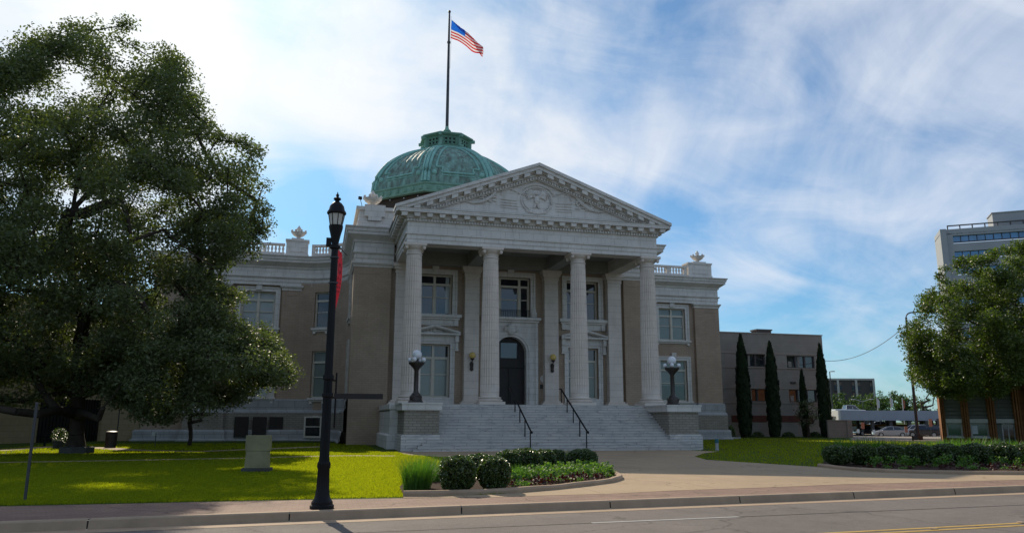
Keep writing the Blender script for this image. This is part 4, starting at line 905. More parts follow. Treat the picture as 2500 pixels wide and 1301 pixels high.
# ------------------------------------------------------------------ flagpole and flag
fpx_, fpy_ = DX, DY
w = thing('flagpole', 'tall grey flagpole rising from the lantern on top of the green dome', 'flagpole', (DX, DY, 33.0))
mb = MB(); mb.lathe([(.18, -.5), (.17, 3), (.14, 9), (.10, 13.75)], (DX, DY, 34.2), 12); mb.lathe([(.2, 9.9), (.2, 10.1)], (DX, DY, 34.2), 10); smooth_angle(obj('pole', mb, 'steel', w), 40)
mb = MB(); mb.ball((DX, DY, 48.05), .17, 12); smooth_angle(obj('ball', mb, 'bronze', w), 60)
mb = MB(); mb.lathe([(.62, 0), (.62, .12), (.42, .2), (.38, .4), (.5, .5), (.42, .6), (.3, .75), (.22, .85), (.18, 1.1)], (DX, DY, 32.85), 12); obj('base', mb, 'copper_band', w)
mb = MB(); mb.tube([(DX+.2, DY-.05, 47.5), (DX+.24, DY-.08, 44.2), (DX+.2, DY, 41)], .012, 4); obj('halyard', mb, 'steel', w)
fl = thing('flag', 'stars and stripes flag flying to the right from the flagpole', 'flag', (DX+.2, DY, 45))
NUf, NVf = 52, 26
def fsurf(u, v):                         # u 0..1 out from the pole, v 0..1 downwards; the top edge folds over as it sags
    tx = np.interp(u, [0, .2, .45, .7, 1], [0, .85, 1.85, 2.9, 3.75])
    tz = np.interp(u, [0, .2, .45, .7, 1], [0, -.62, -1.35, -2.15, -2.95])
    hh = np.interp(u, [0, .2, .38, .6, 1], [2.3, 1.95, 1.85, 1.7, .95])
    vf = 1-hh/2.3; y = .22*sin(u*9+v*1.6)*(.25+u)+.25*(v-.3)*u
    if v >= vf: z = tz-(v-vf)*2.3+.08*sin(u*9+.5)*u
    else: z = tz-(vf-v)*2.3*.85+.08*sin(u*9+.5)*u; y += .16*min(1, (vf-v)*6)+.04
    z -= 0; x = tx+(-.08*v)+.10*sin(v*5+u*6)*u
    return (DX+.26+x, DY-.1+y, 47.05+z)
def flagpart(name, sel, m, lift=0):
    mb = MB(); vs = [fsurf(i/NUf, j/NVf) for j in range(NVf+1) for i in range(NUf+1)]
    fs = [(j*(NUf+1)+i, j*(NUf+1)+i+1, (j+1)*(NUf+1)+i+1, (j+1)*(NUf+1)+i) for j in range(NVf) for i in range(NUf) if sel(i, j)]
    used = sorted({a for f in fs for a in f}); ix = {a: k for k, a in enumerate(used)}
    mb.add([vs[a] for a in used], [tuple(ix[a] for a in f) for f in fs]); return obj(name, mb, m, fl, smooth=True)
can = lambda i, j: i < 21 and j < 14
flagpart('canton', can, 'flagblue')
flagpart('white_stripes', lambda i, j: (not can(i, j)) and (j//2) % 2 == 1, 'flagwhite')
flagpart('red_stripes', lambda i, j: (not can(i, j)) and (j//2) % 2 == 0, 'flagred'); e = -.006
mb = MB()
for r_ in range(9):
    for c_ in range(6 if r_ % 2 == 0 else 5):
        u = (c_+.5+(.5 if r_ % 2 else 0))/6*.39+.01; v = (r_+1)/10*.53
        for o in (e, -e):
            c0 = fsurf(u, v); pts = []
            for k_ in range(10):
                a_ = pi/2+k_*pi/5; rr_ = .0085 if k_ % 2 == 0 else .0036; p = fsurf(u+rr_*cos(a_)*1.1, min(1, max(0, v-rr_*sin(a_)*1.9))); pts.append((p[0]+o, p[1]+o*2.2, p[2]))
            mb.add(pts, [tuple(range(10))])
obj('stars', mb, 'flagwhite', fl)

# ------------------------------------------------------------------ street lamp, banner, street sign
LX, LY = .19, 14.73
def zl(py): return P(800, py, LY)[2]
sl = thing('street_lamp', 'tall black cast iron street lamp with glazed lantern on the brick pavement', 'street lamp', (LX, LY, .134))
mb = MB()
prof = [(.215, .13), (.215, .19), (.19, .21), (.19, .25), (.145, .31), (.13, .36), (.115, .48), (.105, .82), (.12, .85), (.12, .93), (.098, .96), (.088, 1.06), (.080, 2.1), (.10, 2.12), (.10, 2.18), (.080, 2.2), (.078, 2.42), (.10, 2.44), (.10, 2.5), (.074, 2.54), (.063, zl(606)-.02), (.10, zl(605)), (.10, zl(599)), (.065, zl(596)), (.07, zl(590)), (.10, zl(572)), (.125, zl(560)), (.135, zl(553))]; PTOP = zl(606)
mb.lathe(prof, (LX, LY, 0), 32, flute=16, fdepth=.012, fz=(.4, 4.6)); smooth_angle(obj('post', mb, 'black', sl), 25)
ZR, ZG = zl(523), zl(552); mb = MB(); mb.lathe([(.165, ZR), (.185, ZR+.02), (.182, ZR+.05), (.155, ZR+.09), (.135, ZR+.17), (.09, ZR+.23), (.045, ZR+.26), (.04, ZR+.28), (.075, ZR+.31), (.065, ZR+.335), (.03, ZR+.35), (.025, ZR+.37), (.035, ZR+.395), (.015, ZR+.42), (.006, ZR+.46)], (LX, LY, 0), 24)
for k_ in range(8): a_ = k_*pi/4+.2; mb.tube([(LX+.112*cos(a_), LY+.112*sin(a_), ZG), (LX+.158*cos(a_), LY+.158*sin(a_), ZR+.01)], .009, 5)
mb.lathe([(.13, ZG-.01), (.135, ZG+.015), (.12, ZG+.02)], (LX, LY, 0), 24); smooth_angle(obj('lantern', mb, 'black', sl), 35)
mb = MB(); vs = []
for z, r_ in ((ZG+.01, .108), (ZR+.005, .152)):
    for k_ in range(8): a_ = k_*pi/4+.2; vs.append((LX+r_*cos(a_), LY+r_*sin(a_), z))
mb.add(vs, [(k_, (k_+1) % 8, (k_+1) % 8+8, k_+8) for k_ in range(8)]); obj('glass', mb, 'clear', sl)
mb = MB(); mb.obox((LX-.12, LY+.05, zl(590)), (.10, .12, .16)); mb.tube([(LX, LY, zl(585)), (LX-.12, LY+.05, zl(588))], .02, 6); obj('photocell', mb, 'black', sl)
bn = thing('banner', 'narrow red cloth banner curling from the street lamp, dark emblem on it', 'banner', (LX+.1, LY, zl(775)))
def bs(u, v):
    x = LX+.055+ (.10*(1-v)**.55)*u - .02*v+.02*sin(v*5); y = LY-.02+.66*u*(1-.25*v)+.05*sin(v*6)*u
    return (x+.03*sin(pi*v)*u, y, zl(600)-(zl(600)-zl(792))*v - .06*(1-u)*(1-v)+.10*u*v)
nu, nvv = 8, 30; mb = MB(); mb.add([bs(i/nu, j/nvv) for j in range(nvv+1) for i in range(nu+1)], [(j*(nu+1)+i, j*(nu+1)+i+1, (j+1)*(nu+1)+i+1, (j+1)*(nu+1)+i) for j in range(nvv) for i in range(nu)]); obj('cloth', mb, 'red', bn, smooth=True)
mb = MB()
def bq(u0, u1, v0, v1): return [(p[0]-.004, p[1]-.004, p[2]) for p in (bs(u0, v0), bs(u1, v0), bs(u1, v1), bs(u0, v1))]
ring = [(.5+.34*cos(t), .24+.085*sin(t)) for t in np.linspace(0, 2*pi, 25)]; ring2 = [(.5+.14*cos(t), .24+.035*sin(t)) for t in np.linspace(0, 2*pi, 25)]
for a_, b_, c_, d_ in zip(ring, ring[1:], ring2[1:], ring2): mb.add([(bs(*q)[0]-.006, bs(*q)[1]-.004, bs(*q)[2]) for q in (a_, b_, c_, d_)], [(0, 1, 2, 3)])
for v in (.36, .42, .48, .54): mb.add(bq(.15, .42, v, v+.035), [(0, 1, 2, 3)]); mb.add(bq(.55, .85, v+.005, v+.04), [(0, 1, 2, 3)])
obj('emblem', mb, 'near_black', bn)
mb = MB(); mb.tube([(LX, LY, zl(603)), (LX+.10, LY+.02, zl(603)), (LX+.25, LY+.66, zl(603))], .012, 6); mb.lathe([(.085, -.012), (.085, .012)], (LX, LY, zl(628)), 16); mb.lathe([(.087, -.012), (.087, .012)], (LX, LY, zl(690)), 16); obj('bracket', mb, 'steel', bn)
ss = thing('street_sign', 'dark horizontal street sign blade fixed to the right of the lamp post', 'street sign', (LX+.1, LY, 1.9))
zb = P(870, 967, LY)[2]
x1 = P(935, 967, LY)[0]; mb = MB(); mb.box(LX+.12, x1, LY-.012, LY+.012, zb-.05, zb+.05); obj('blade', mb, 'near_black', ss)  # the blade's shade is put into its near-black colour
mb = MB(); mb.tube([(LX+.15, LY+.03, P(815, 909, LY)[2]), (LX+.15, LY+.03, P(812, 1045, LY)[2])], .018, 6)
for py in (928, 970): mb.tube([(LX, LY, P(800, py, LY)[2]), (LX+.16, LY+.02, P(800, py, LY)[2])], .016, 6)
obj('bracket', mb, 'black', ss)

# ------------------------------------------------------------------ foliage builders
def branches(nodes, par, targets, rng, jit=.35, step=1.6):
    """grow a branch graph from hand-set limb nodes out to every leaf cluster"""
    nodes = [np.array(n, float) for n in nodes]; par = list(par); ends = []
    root = nodes[min(3, len(nodes)-1)]
    for c in sorted(targets, key=lambda c: np.linalg.norm(np.array(c)-root)):
        A = np.array(nodes); d = np.linalg.norm(A-c, axis=1)+.25*np.maximum(0, A[:, 2]-c[2]); d[:2] += 50
        i = int(np.argmin(d)); n = max(1, int(np.linalg.norm(A[i]-c)/step)); p0 = A[i]; last = i
        for k in range(1, n+1):
            q = p0+(np.array(c)-p0)*k/n
            if k < n: q = q+rng.normal(size=3)*jit*.5+np.array([0, 0, .12])
            nodes.append(q); par.append(last); last = len(nodes)-1
        ends.append(last)
    return nodes, par, ends
def branch_mesh(nodes, par, ends, r_tip, r_root, ncl, fixed=None):
    cnt = np.zeros(len(nodes))
    for e in ends: cnt[e] += 1
    for i in range(len(nodes)-1, 0, -1):
        if par[i] >= 0: cnt[par[i]] += cnt[i]
    mx_ = cnt.max(); rad = [max(r_tip, r_root*((max(c, .3)/mx_)**.52)) for c in cnt]
    if fixed:
        for i, r_ in fixed.items(): rad[i] = r_
    mb = MB()
    for i in range(1, len(nodes)):
        p = par[i]
        if p < 0: continue
        rp = min(rad[p], rad[i]*1.35) if p > 3 else rad[p]
        mb.tube([nodes[p], nodes[i]], [rp, rad[i]], 7 if rad[i] > .08 else 4)
    return mb
def cluster_points(cs, rads, n, rng, flat=.7):
    out = []
    for c, r_ in zip(cs, rads):
        m = int(n*(r_**2)*rng.uniform(.75, 1.25)); v = rng.normal(size=(m, 3)); v /= np.linalg.norm(v, axis=1)[:, None]
        v *= (rng.random(m)**.42)[:, None]*r_*(1+.25*np.sin(v[:, :1]*7+c[0])*np.cos(v[:, 1:2]*6+c[2])); v[:, 2] *= flat; out.append(np.array(c)+v)
    return np.concatenate(out)
def inpoly(p, poly):
    x, y = p; c = False; j = len(poly)-1
    for i in range(len(poly)):
        if (poly[i][1] > y) != (poly[j][1] > y) and x < (poly[j][0]-poly[i][0])*(y-poly[i][1])/(poly[j][1]-poly[i][1])+poly[i][0]: c = not c
        j = i
    return c
def edge_dist(p, poly):
    p = np.array(p); best = 1e9
    for a, b in zip(poly, poly[1:]+poly[:1]):
        a = np.array(a); b = np.array(b); t = np.clip(((p-a)@(b-a))/((b-a)@(b-a)+1e-9), 0, 1); best = min(best, np.linalg.norm(p-a-t*(b-a)))
    return best
def crown_fill(poly, holes, Y0, thick, n, rng, inset, sc, rmin, rmax, back=1.0):
    """cluster centres filling a rounded crown whose section across the view is poly (photo units at depth Y0)"""
    xs_ = [p[0] for p in poly]; ys_ = [p[1] for p in poly]; cs = []; rs = []; tries = 0
    while len(cs) < n and tries < n*60:
        tries += 1; px, py = rng.uniform(min(xs_), max(xs_)), rng.uniform(min(ys_), max(ys_))
        if not inpoly((px, py), poly): continue
        ed = edge_dist((px, py), poly)
        if ed < inset*.6: continue
        t = thick*(1-math.exp(-(ed-inset*.4)/sc)); s_ = rng.uniform(-1, 1); s_ = math.copysign(abs(s_)**.6, s_)
        skip = False
        for hx, hy, hw, hh in holes:
            if ((px-hx)/hw)**2+((py-hy)/hh)**2 < 1: skip = rng.random() < .93
        if skip: continue
        Yd = Y0+s_*t*(back if s_ > 0 else 1)
        q0 = P(px, py, Y0); dy_ = Yd-Y0; dome_ = min(1, max(0, (q0[2]-5)/9)); q = (q0[0], Yd, q0[2]-.30*abs(q0[2]-1.7)*(dy_/thick)**2*dome_*(1 if dy_ < 0 else .5))   # the crown domes over towards us
        r_ = rng.uniform(rmin, rmax)*(1 if ed > inset*1.3 else .62)
        if all((q[0]-c[0])**2+(q[1]-c[1])**2+(q[2]-c[2])**2 > (rmin*.62)**2 for c in cs[-60:]): cs.append(q); rs.append(r_)
    return cs, rs

rng = np.random.default_rng(7)
# the big oak
OY = 40.5
oak = thing('oak_tree', 'huge spreading dark green oak on the lawn left of the courthouse', 'tree', (*G(186, 1106)[:2], .12))
poly = [(-260, 330), (-150, 230), (-60, 190), (0, 150), (35, 125), (75, 118), (90, 85), (140, 62), (200, 55), (262, 45), (330, 34), (352, 60), (400, 78), (455, 105), (500, 150), (505, 170), (475, 195), (520, 240), (545, 285), (575, 300), (610, 320), (655, 360), (668, 430), (662, 490), (640, 520), (650, 590), (640, 630), (608, 600), (590, 640), (560, 670), (575, 720), (600, 770), (640, 765), (680, 790), (690, 820), (715, 840), (735, 870), (722, 925), (705, 985), (640, 965), (590, 990), (520, 985), (470, 1005), (400, 1025), (370, 1040), (330, 1000), (270, 1005), (210, 1000), (120, 1000), (0, 1010), (-150, 1000), (-300, 960), (-330, 600)]
holes = [(225, 265, 34, 60), (205, 225, 60, 14), (330, 255, 60, 13), (115, 285, 40, 16), (520, 530, 50, 42), (480, 555, 40, 22), (270, 500, 60, 12), (300, 545, 26, 26), (120, 790, 40, 20), (400, 700, 50, 18), (440, 800, 50, 20), (30, 250, 30, 12), (430, 420, 30, 12), (380, 620, 30, 16), (440, 640, 60, 22), (560, 690, 20, 20)]
cs, rs = crown_fill(poly, holes, OY, 10.0, 690, rng, 40, 150, .8, 1.3)
lowp = [(380, 800), (640, 775), (715, 845), (735, 880), (705, 985), (620, 1000), (470, 1020), (380, 1040), (280, 1000), (240, 860)]
for lp, nn_ in ((lowp, 105), ([(470, 500), (668, 470), (655, 590), (610, 660), (560, 665), (470, 650)], 34), ([(420, 640), (600, 650), (585, 760), (640, 790), (560, 860), (420, 830)], 30), ([(-60, 200), (60, 130), (330, 80), (480, 180), (560, 320), (300, 420), (-60, 420)], 26)):
    c2, r2_ = crown_fill(lp, [(225, 265, 40, 70), (205, 225, 70, 18), (115, 285, 44, 20), (330, 255, 60, 16)], OY-1.5, 6.0, nn_, rng, 22, 60, .75, 1.15); cs += c2; rs += r2_
def pn(px, py, Y): return P(px, py, Y)
sk = [(*G(186, 1106)[:2], .1), pn(187, 1060, 41), pn(190, 1010, 41), pn(192, 960, 41), pn(198, 890, 41), pn(205, 820, 41), pn(195, 730, 41), pn(180, 640, 40.5), pn(170, 560, 40), pn(185, 480, 40), pn(205, 400, 40), pn(215, 320, 40), pn(250, 250, 40), pn(300, 190, 40),
      pn(150, 600, 38), pn(165, 525, 37), pn(210, 520, 36), pn(255, 500, 35.5), pn(295, 490, 35), pn(312, 530, 35), pn(320, 590, 35),
      pn(235, 700, 37), pn(284, 695, 36), pn(338, 722, 35.5), pn(361, 765, 35), pn(358, 800, 35),
      pn(140, 1000, 39), pn(90, 1010, 37), pn(40, 1005, 36), pn(-40, 990, 36), pn(-140, 975, 36),
      pn(215, 1012, 38), pn(240, 1022, 36), pn(252, 995, 35.5), pn(285, 955, 35),
      pn(190, 430, 43), pn(170, 350, 44), pn(150, 280, 44), pn(400, 560, 36), pn(470, 620, 35), pn(520, 650, 35)]
pr_ = [-1, 0, 1, 2, 3, 4, 5, 6, 7, 8, 9, 10, 11, 12, 6, 14, 15, 16, 17, 18, 19, 5, 21, 22, 23, 24, 2, 26, 27, 28, 29, 2, 31, 32, 33, 8, 35, 36, 20, 38, 39]
nodes, par, ends = branches(sk, pr_, cs, rng, .4, 1.7)
bm_ = branch_mesh(nodes, par, ends, .028, .55, len(cs), {0: .50, 1: .34, 2: .32, 3: .34, 4: .38, 26: .19, 27: .18, 28: .16, 29: .14, 31: .15, 32: .13, 33: .10, 15: .28, 16: .26, 17: .22, 18: .18, 22: .22, 23: .17, 24: .12})
smooth_angle(obj('trunk', bm_, 'bark', oak), 60)
C = cluster_points(cs, rs, 500, rng, .66)
quad_obj('crown', leaf_quads(C, .15, rng, .35), 'oakleaf', oak)
print('oak leaves', len(C))

# tree at the right edge
tr_ = thing('elm_tree', 'large leafy green tree at the right edge in front of the brick building', 'tree', (54.0, 44.5, .12))
poly = [(2228, 755), (2250, 738), (2272, 700), (2298, 685), (2305, 640), (2340, 625), (2380, 610), (2430, 600), (2500, 575), (2600, 560), (2750, 560), (2900, 640), (2950, 760), (2900, 900), (2700, 960), (2540, 940), (2500, 945), (2480, 935), (2440, 955), (2420, 975), (2385, 1000), (2350, 975), (2320, 985), (2295, 965), (2262, 950), (2258, 930), (2245, 890), (2236, 860), (2234, 835), (2246, 815), (2230, 800)]
holes = [(2290, 850, 16, 12), (2262, 890, 18, 14), (2250, 820, 14, 8)]
cs, rs = crown_fill(poly, holes, 45.5, 5.5, 720, rng, 20, 50, .65, 1.05)
base = (54.0, 44.5)
sk = [(*base, .1), (*base, 1.8), (53.8, 44.6, 3.6), (53.2, 44.8, 5.2), (51.5, 45, 6.8), (49.5, 45.2, 8.0), (47, 45.5, 8.6), (44.5, 45.5, 8.2), (51, 45.3, 5.2), (48.5, 45.6, 5.4), (46, 45.8, 5.6), (54, 45, 8.5), (54.2, 45, 11)]
pr_ = [-1, 0, 1, 2, 3, 4, 5, 6, 3, 8, 9, 3, 11]
nodes, par, ends = branches(sk, pr_, cs, rng, .3, 1.4)
smooth_angle(obj('trunk', branch_mesh(nodes, par, ends, .022, .34, len(cs)), 'bark', tr_), 60)
C = cluster_points(cs, rs, 560, rng, .75)
quad_obj('crown', leaf_quads(C, .18, rng, .35), 'elmleaf', tr_)
print('elm leaves', len(C))

def round_tree(name, label, x, y, z0, h, w_, ncl, leafn, leafsz, m, rng, group=None, cat='tree', flatb=.3):
    t = thing(name, label, cat, (x, y, z0), group=group); cs = []; rs = []
    while len(cs) < ncl:
        v = rng.uniform(-1, 1, 3)
        if v@v > 1 or v@v < .12: continue
        cs.append((x+v[0]*w_*.5*.84, y+v[1]*w_*.5*.84, z0+h*(flatb+(1-flatb)*(.5+.46*v[2])))); rs.append(rng.uniform(.16, .26)*w_*.55+.15)
    sk = [(x, y, z0), (x+.05, y, z0+h*.15), (x, y+.05, z0+h*.3), (x-.1, y, z0+h*.45)]
    nodes, par, ends = branches(sk, [-1, 0, 1, 2], cs, rng, .2, 1.5)
    obj('trunk', branch_mesh(nodes, par, ends, .02, .04*h, len(cs)), 'bark', t)
    C = cluster_points(cs, rs, leafn, rng, .8); quad_obj('crown', leaf_quads(C, leafsz, rng, .35), m, t); return t
# small tree by the left wing and magnolia by the annex
q = G(462, 1088); round_tree('small_tree', 'small dark twin-stemmed tree against the base of the left wing', q[0], q[1], .1, 3.1, 3.4, 30, 90, .14, 'oakleaf', rng, flatb=.42)

# cypresses
def cypress(px, ptop, pbase, Y, wpx, label, name='cypress_tree', group='cypress trees along the annex wall'):
    b = P(px, pbase, Y); t = P(px-(pbase-ptop)*.055, ptop, Y); h = t[2]-.1; w_ = wpx/1895*(.245*b[0]+.97*Y); th = thing(name, label, 'tree', (b[0], Y, .1), group=group)
    mb = MB(); mb.lathe([(.16, 0), (.12, h*.3), (.04, h*.9)], (b[0], Y, .1), 8); obj('trunk', mb, 'bark', th)
    n = int(5200*h/9*max(.5, w_)); tt = rng.random(n)**.85; a_ = rng.random(n)*2*pi
    rr_ = w_/2*np.interp(tt, [0, .05, .2, .55, .8, .92, 1], [.62, .8, .98, .95, .66, .36, .04])*(.72+.3*rng.random(n))*(1+.10*np.sin(a_*5+tt*30)+.06*np.sin(tt*80+a_*2))
    C = np.stack([b[0]+rr_*np.cos(a_), Y+rr_*np.sin(a_), .12+tt*h*1.0+rng.normal(size=n)*.05], 1)
    nv_ = np.stack([np.cos(a_), np.sin(a_), np.full(n, .25)], 1)+rng.normal(size=(n, 3))*.35; nv_ /= np.linalg.norm(nv_, axis=1)[:, None]
    up = np.tile([0, 0, 1.0], (n, 1))+rng.normal(size=(n, 3))*.18; s_ = (.16+.22*rng.random(n))[:, None]; sd_ = np.cross(nv_, up); sd_ /= np.linalg.norm(sd_, axis=1)[:, None]
    V = np.empty((n, 4, 3)); V[:, 0] = C-up*s_*.6; V[:, 1] = C+sd_*s_*.34; V[:, 2] = C+up*s_*.9+nv_*.05; V[:, 3] = C-sd_*s_*.34
    quad_obj('crown', V.reshape(-1, 3), 'cypress', th)
    # second leader
    return th
cypress(1821, 822, 1066, 70.5, 33, 'tall cypress nearest the courthouse, leftmost in front of the annex wall')
cypress(1893, 840, 1067, 70.5, 31, 'tall cypress between the two window stacks of the tan annex')
cypress(2018, 846, 1069, 69.5, 28, 'tall dark cypress at the right corner of the tan annex')
cypress(1968, 908, 1067, 70.8, 17, 'short thin cypress rising behind the magnolia')
q = P(1968, 1066, 70); round_tree('magnolia_tree', 'low dark glossy magnolia in front of the annex wall', q[0], 69.6, .1, 3.9, 2.7, 34, 200, .15, 'boxleaf', rng, flatb=.18)
for i, (px, w_) in enumerate(((1785, 1.0), (1850, 1.5), (1925, 1.5), (1990, 1.6), (2040, 1.2))):
    q = P(px, 1066, 70.6 if px > 1800 else 66.5); n = 900; a_ = rng.random(n)*2*pi; v = rng.normal(size=(n, 3)); v /= np.linalg.norm(v, axis=1)[:, None]; v[:, 2] = abs(v[:, 2])
    C = np.array([q[0], q[1], .12])+v*np.array([w_*.5, .4, .55 if i else 1.3])*(.7+.3*rng.random((n, 1)))
    quad_obj('low_shrub', leaf_quads(C, .14, rng), 'boxleaf', org=(q[0], q[1], .12), label=['dark shrub at the corner of the right wing', 'low shrub between the first two cypresses', 'low shrub right of the middle cypress', 'low shrub right of the magnolia', 'low shrub right of the last cypress'][i], cat='shrub', group='shrubs along the annex wall')

# ------------------------------------------------------------------ tan annex
AY = 73.0
xr = P(2006, 819, AY)[0]; zt_ = P(1900, 816, AY)[2]; xl = 33.0
an = thing('annex_building', 'plain tan three storey flat-roofed annex behind the cypresses', 'building', ((xl+xr)/2, AY, .1))
def pz(py, px=1900): return P(px, py, AY)[2]
def pxx(px, py=950): return P(px, py, AY)[0]
wins = [(pxx(1818, 880), pxx(1868, 880), pz(896), pz(866)), (pxx(1921, 880), pxx(1988, 880), pz(897), pz(867)), (pxx(1829), pxx(1870), pz(980), pz(950)), (pxx(1927), pxx(1994), pz(981), pz(950))]
wins[0] = (wins[0][0]-.9, *wins[0][1:]); wins[2] = (wins[0][0], wins[0][1], *wins[2][2:]); wins[3] = (wins[1][0], wins[1][1], *wins[3][2:])
frz = (pz(1030), pz(1014))
mb = MB(); mb.wall((xl, AY), (xr, AY), 0, zt_, [(a-xl, b-xl, c, d) for a, b, c, d in wins], .3); mb.wall((xr, AY), (xr, AY+22), 0, zt_); mb.wall((xl, AY+22), (xl, AY), 0, zt_); obj('wall', mb, 'ext', an)
mb = MB(); mb.box(xl, xr, AY+.02, AY+22, zt_-.3, zt_-.02); mb.sweep([(0, zt_-.02), (.06, zt_), (.06, zt_+.1), (-.3, zt_+.1), (-.3, zt_-.02)], [(xl, AY+22), (xl, AY), (xr, AY), (xr, AY+22)]); obj('roof', mb, 'ext_b', an)
mb = MB(); c = pxx(1904, 815); mb.box(c-.9, c+.9, AY+3, AY+4.2, zt_, zt_+.75); mb.box(c-1.0, c+1.0, AY+2.9, AY+4.3, zt_+.75, zt_+.9); obj('roof_vent', mb, 'darkclad', an)
for c_, (z0, z1) in (('string_course', (pz(865), pz(861))), ('string_course', (pz(900), pz(897))), ('string_course', (pz(949), pz(946))), ('string_course', (pz(985), pz(982)))):
    mb = MB(); mb.sweep([(0, z0), (.05, z0), (.05, z1), (0, z1)], [(xl, AY), (xr, AY), (xr, AY+22)]); obj(c_, mb, 'ext_b', an)
mb = MB(); mb.box(pxx(1786, 1020), pxx(1872, 1020), AY-.04, AY, *frz); obj('frieze', mb, 'ext_r', an); mb = MB(); mb.box(pxx(1903, 1020), pxx(1985, 1020), AY-.04, AY, *frz); obj('frieze', mb, 'ext_r', an)
for a, b, c, d in wins:
    f = Fr((xl, AY), (xr, AY)); window(f, a-xl, b-xl, c, d, [1, 1, 1], trans=0, pane='glass', rec=.25, surround=0, sill=False, sash=0, par=an, frw=.07, fm='darkclad')
    mb = MB(); w0 = (b-a); mb.box(a+w0*.42, a+w0*.49, AY+.20, AY+.215, c+.1, d-.1); mb.box(a+w0*.08, a+w0*.2, AY+.20, AY+.215, c+.1, c+.7); obj('blind', mb, 'ext', an)
    mb = MB(); mb.box(a-.1, b+.1, AY-.1, AY+.1, c-.1, c); obj('sill', mb, 'ext_b', an)
mb = MB(); q = P(1936, 934, AY); mb.box(q[0]-.3, q[0]+.3, AY-.15, AY, q[2]-.08, q[2]+.12); obj('wall_light', mb, 'darkclad', an)
# low wall right of it
a, b = dpt(2020, 78), dpt(2072, 78); mb = MB(); u_ = np.array(b)-np.array(a); L_ = np.linalg.norm(u_); c = (np.array(a)+np.array(b))/2
hz = 1.7+(1029-1027)/1895*78
mb.obox((c[0], c[1], hz/2), (L_, .3, hz), u=u_/L_); mb.obox((b[0], b[1], hz/2+.03), (.5, .5, hz+.06), u=u_/L_); mb.obox((c[0], c[1], hz+.04), (L_, .4, .08), u=u_/L_)
obj('garden_wall', mb, 'ext', org=(c[0], c[1], .1), label='low tan masonry wall joining the annex to the side street', cat='wall')
mb = MB(); q = P(1772, 1060, 65); mb.box(q[0]-.6, q[0]+.6, 65, 66, .1, .5); mb.box(q[0]+.2, q[0]+1.3, 64.6, 65.4, .1, .25); obj('side_step', mb, 'beltstone', org=(q[0], 65, .1), label='pale stone step at the foot of the right wing', cat='step')

# ------------------------------------------------------------------ orange brick building on the right
S0 = np.array(dpt(2300, 62)); U0 = np.array([.74, -.673])
bb = thing('brick_building', 'low orange brick building with green tinted windows and a glass door', 'building', (S0[0], S0[1], .1))
def onl(px):
    d = ray(px, 1060)[:2]; A = np.array([[d[0], -U0[0]], [d[1], -U0[1]]]); return np.linalg.solve(A, S0)[1]
fb_ = Fr(S0, S0+U0*30)
def bz(py, px): 
    t = onl(px); q = S0+U0*t; d = ray(px, py); k_ = (q@q)**.5/np.hypot(d[0], d[1]); return 1.7+d[2]*k_
zl0, zl1 = bz(1032, 2360), bz(1022, 2360); zs0, zs1 = bz(1065, 2360), bz(1062, 2360); HB = 7.0
bays = [(onl(2312), onl(2352)), (onl(2371), onl(2416)), (onl(2436), onl(2480))]
mb = MB(); mb.wall(S0, S0+U0*30, 0, HB, [(a, b, zs0, zl0) for a, b in bays[:2]]+[(bays[2][0], bays[2][1], .1, zl0)]+[(a, b, zl1, HB-.8) for a, b in bays], .4)
nb_ = np.array([-U0[1], U0[0]]); mb.wall(S0+nb_*14, S0, 0, HB); obj('wall', mb, 'rbrick', bb)
mb = MB(); pp = [S0, S0+U0*30, S0+U0*30+nb_*14, S0+nb_*14]; mb.slab([tuple(p) for p in pp], HB-.25, HB); obj('roof', mb, 'roof', bb)
for a, b in ((onl(2300), onl(2311)), (onl(2353), onl(2369)), (onl(2418), onl(2435)), (onl(2481), onl(2500))):
    mb = MB(); w_ = b-a
    for k_ in range(3): fb_.box(mb, a+w_*k_/3+.03, a+w_*(k_+1)/3-.03, 0, .28 if k_ != 1 else .4, 0, HB-.05)
    obj('brick_pilaster', mb, 'rbrick', bb)
for i, (a, b) in enumerate(bays):
    mb = MB(); fb_.box(mb, a, b, -.3, .12, zl0, zl1); obj('lintel', mb, 'lightpaint', bb)
    mb = MB(); n = 14
    for k_ in range(n): z0 = zl1+.05+(HB-.9-zl1)*k_/n; fb_.box(mb, a, b, -.25, -.08, z0, z0+(HB-.9-zl1)/n*.62)
    for k_ in range(1, 8): fb_.box(mb, a+(b-a)*k_/8-.02, a+(b-a)*k_/8+.02, -.08, -.05, zl1, HB-.8)
    fb_.box(mb, a, b, -.39, -.36, zl1, HB-.8); obj('louvre_panel', mb, 'louvre', bb)
    if i < 2:
        window(fb_, a, b, zs0, zl0, [1], trans=0, pane='greenglass', rec=.3, surround=0, sill=False, sash=0, par=bb, frw=.07, fm='lightpaint')
        mb = MB(); fb_.box(mb, a-.05, b+.05, -.1, .15, zs0-.12, zs0); obj('sill', mb, 'lightpaint', bb)
    else:
        m_ = MB(); fb_.box(m_, a, a+(b-a)*.28, -.3, -.25, .1, zl0); obj('side_panel', m_, 'louvre', bb)
        m_ = MB(); x0 = a+(b-a)*.28
        for u_ in (x0, x0+(b-x0)*.45, b-.08): fb_.box(m_, u_, u_+.08, -.3, -.2, .1, zl0)
        fb_.box(m_, x0, b, -.3, -.2, zl0-.1, zl0); dr = obj('door', m_, 'lightpaint', bb)
        m_ = MB(); fb_.box(m_, x0, b, -.32, -.29, .1, zl0-.1); obj('pane', m_, 'glass', dr)
m_ = MB(); a, b = bays[1]; fb_.box(m_, a+.12, a+.5, -.27, -.26, zs0+.2, zs0+.85); obj('window_notice', m_, 'signwhite', bb)
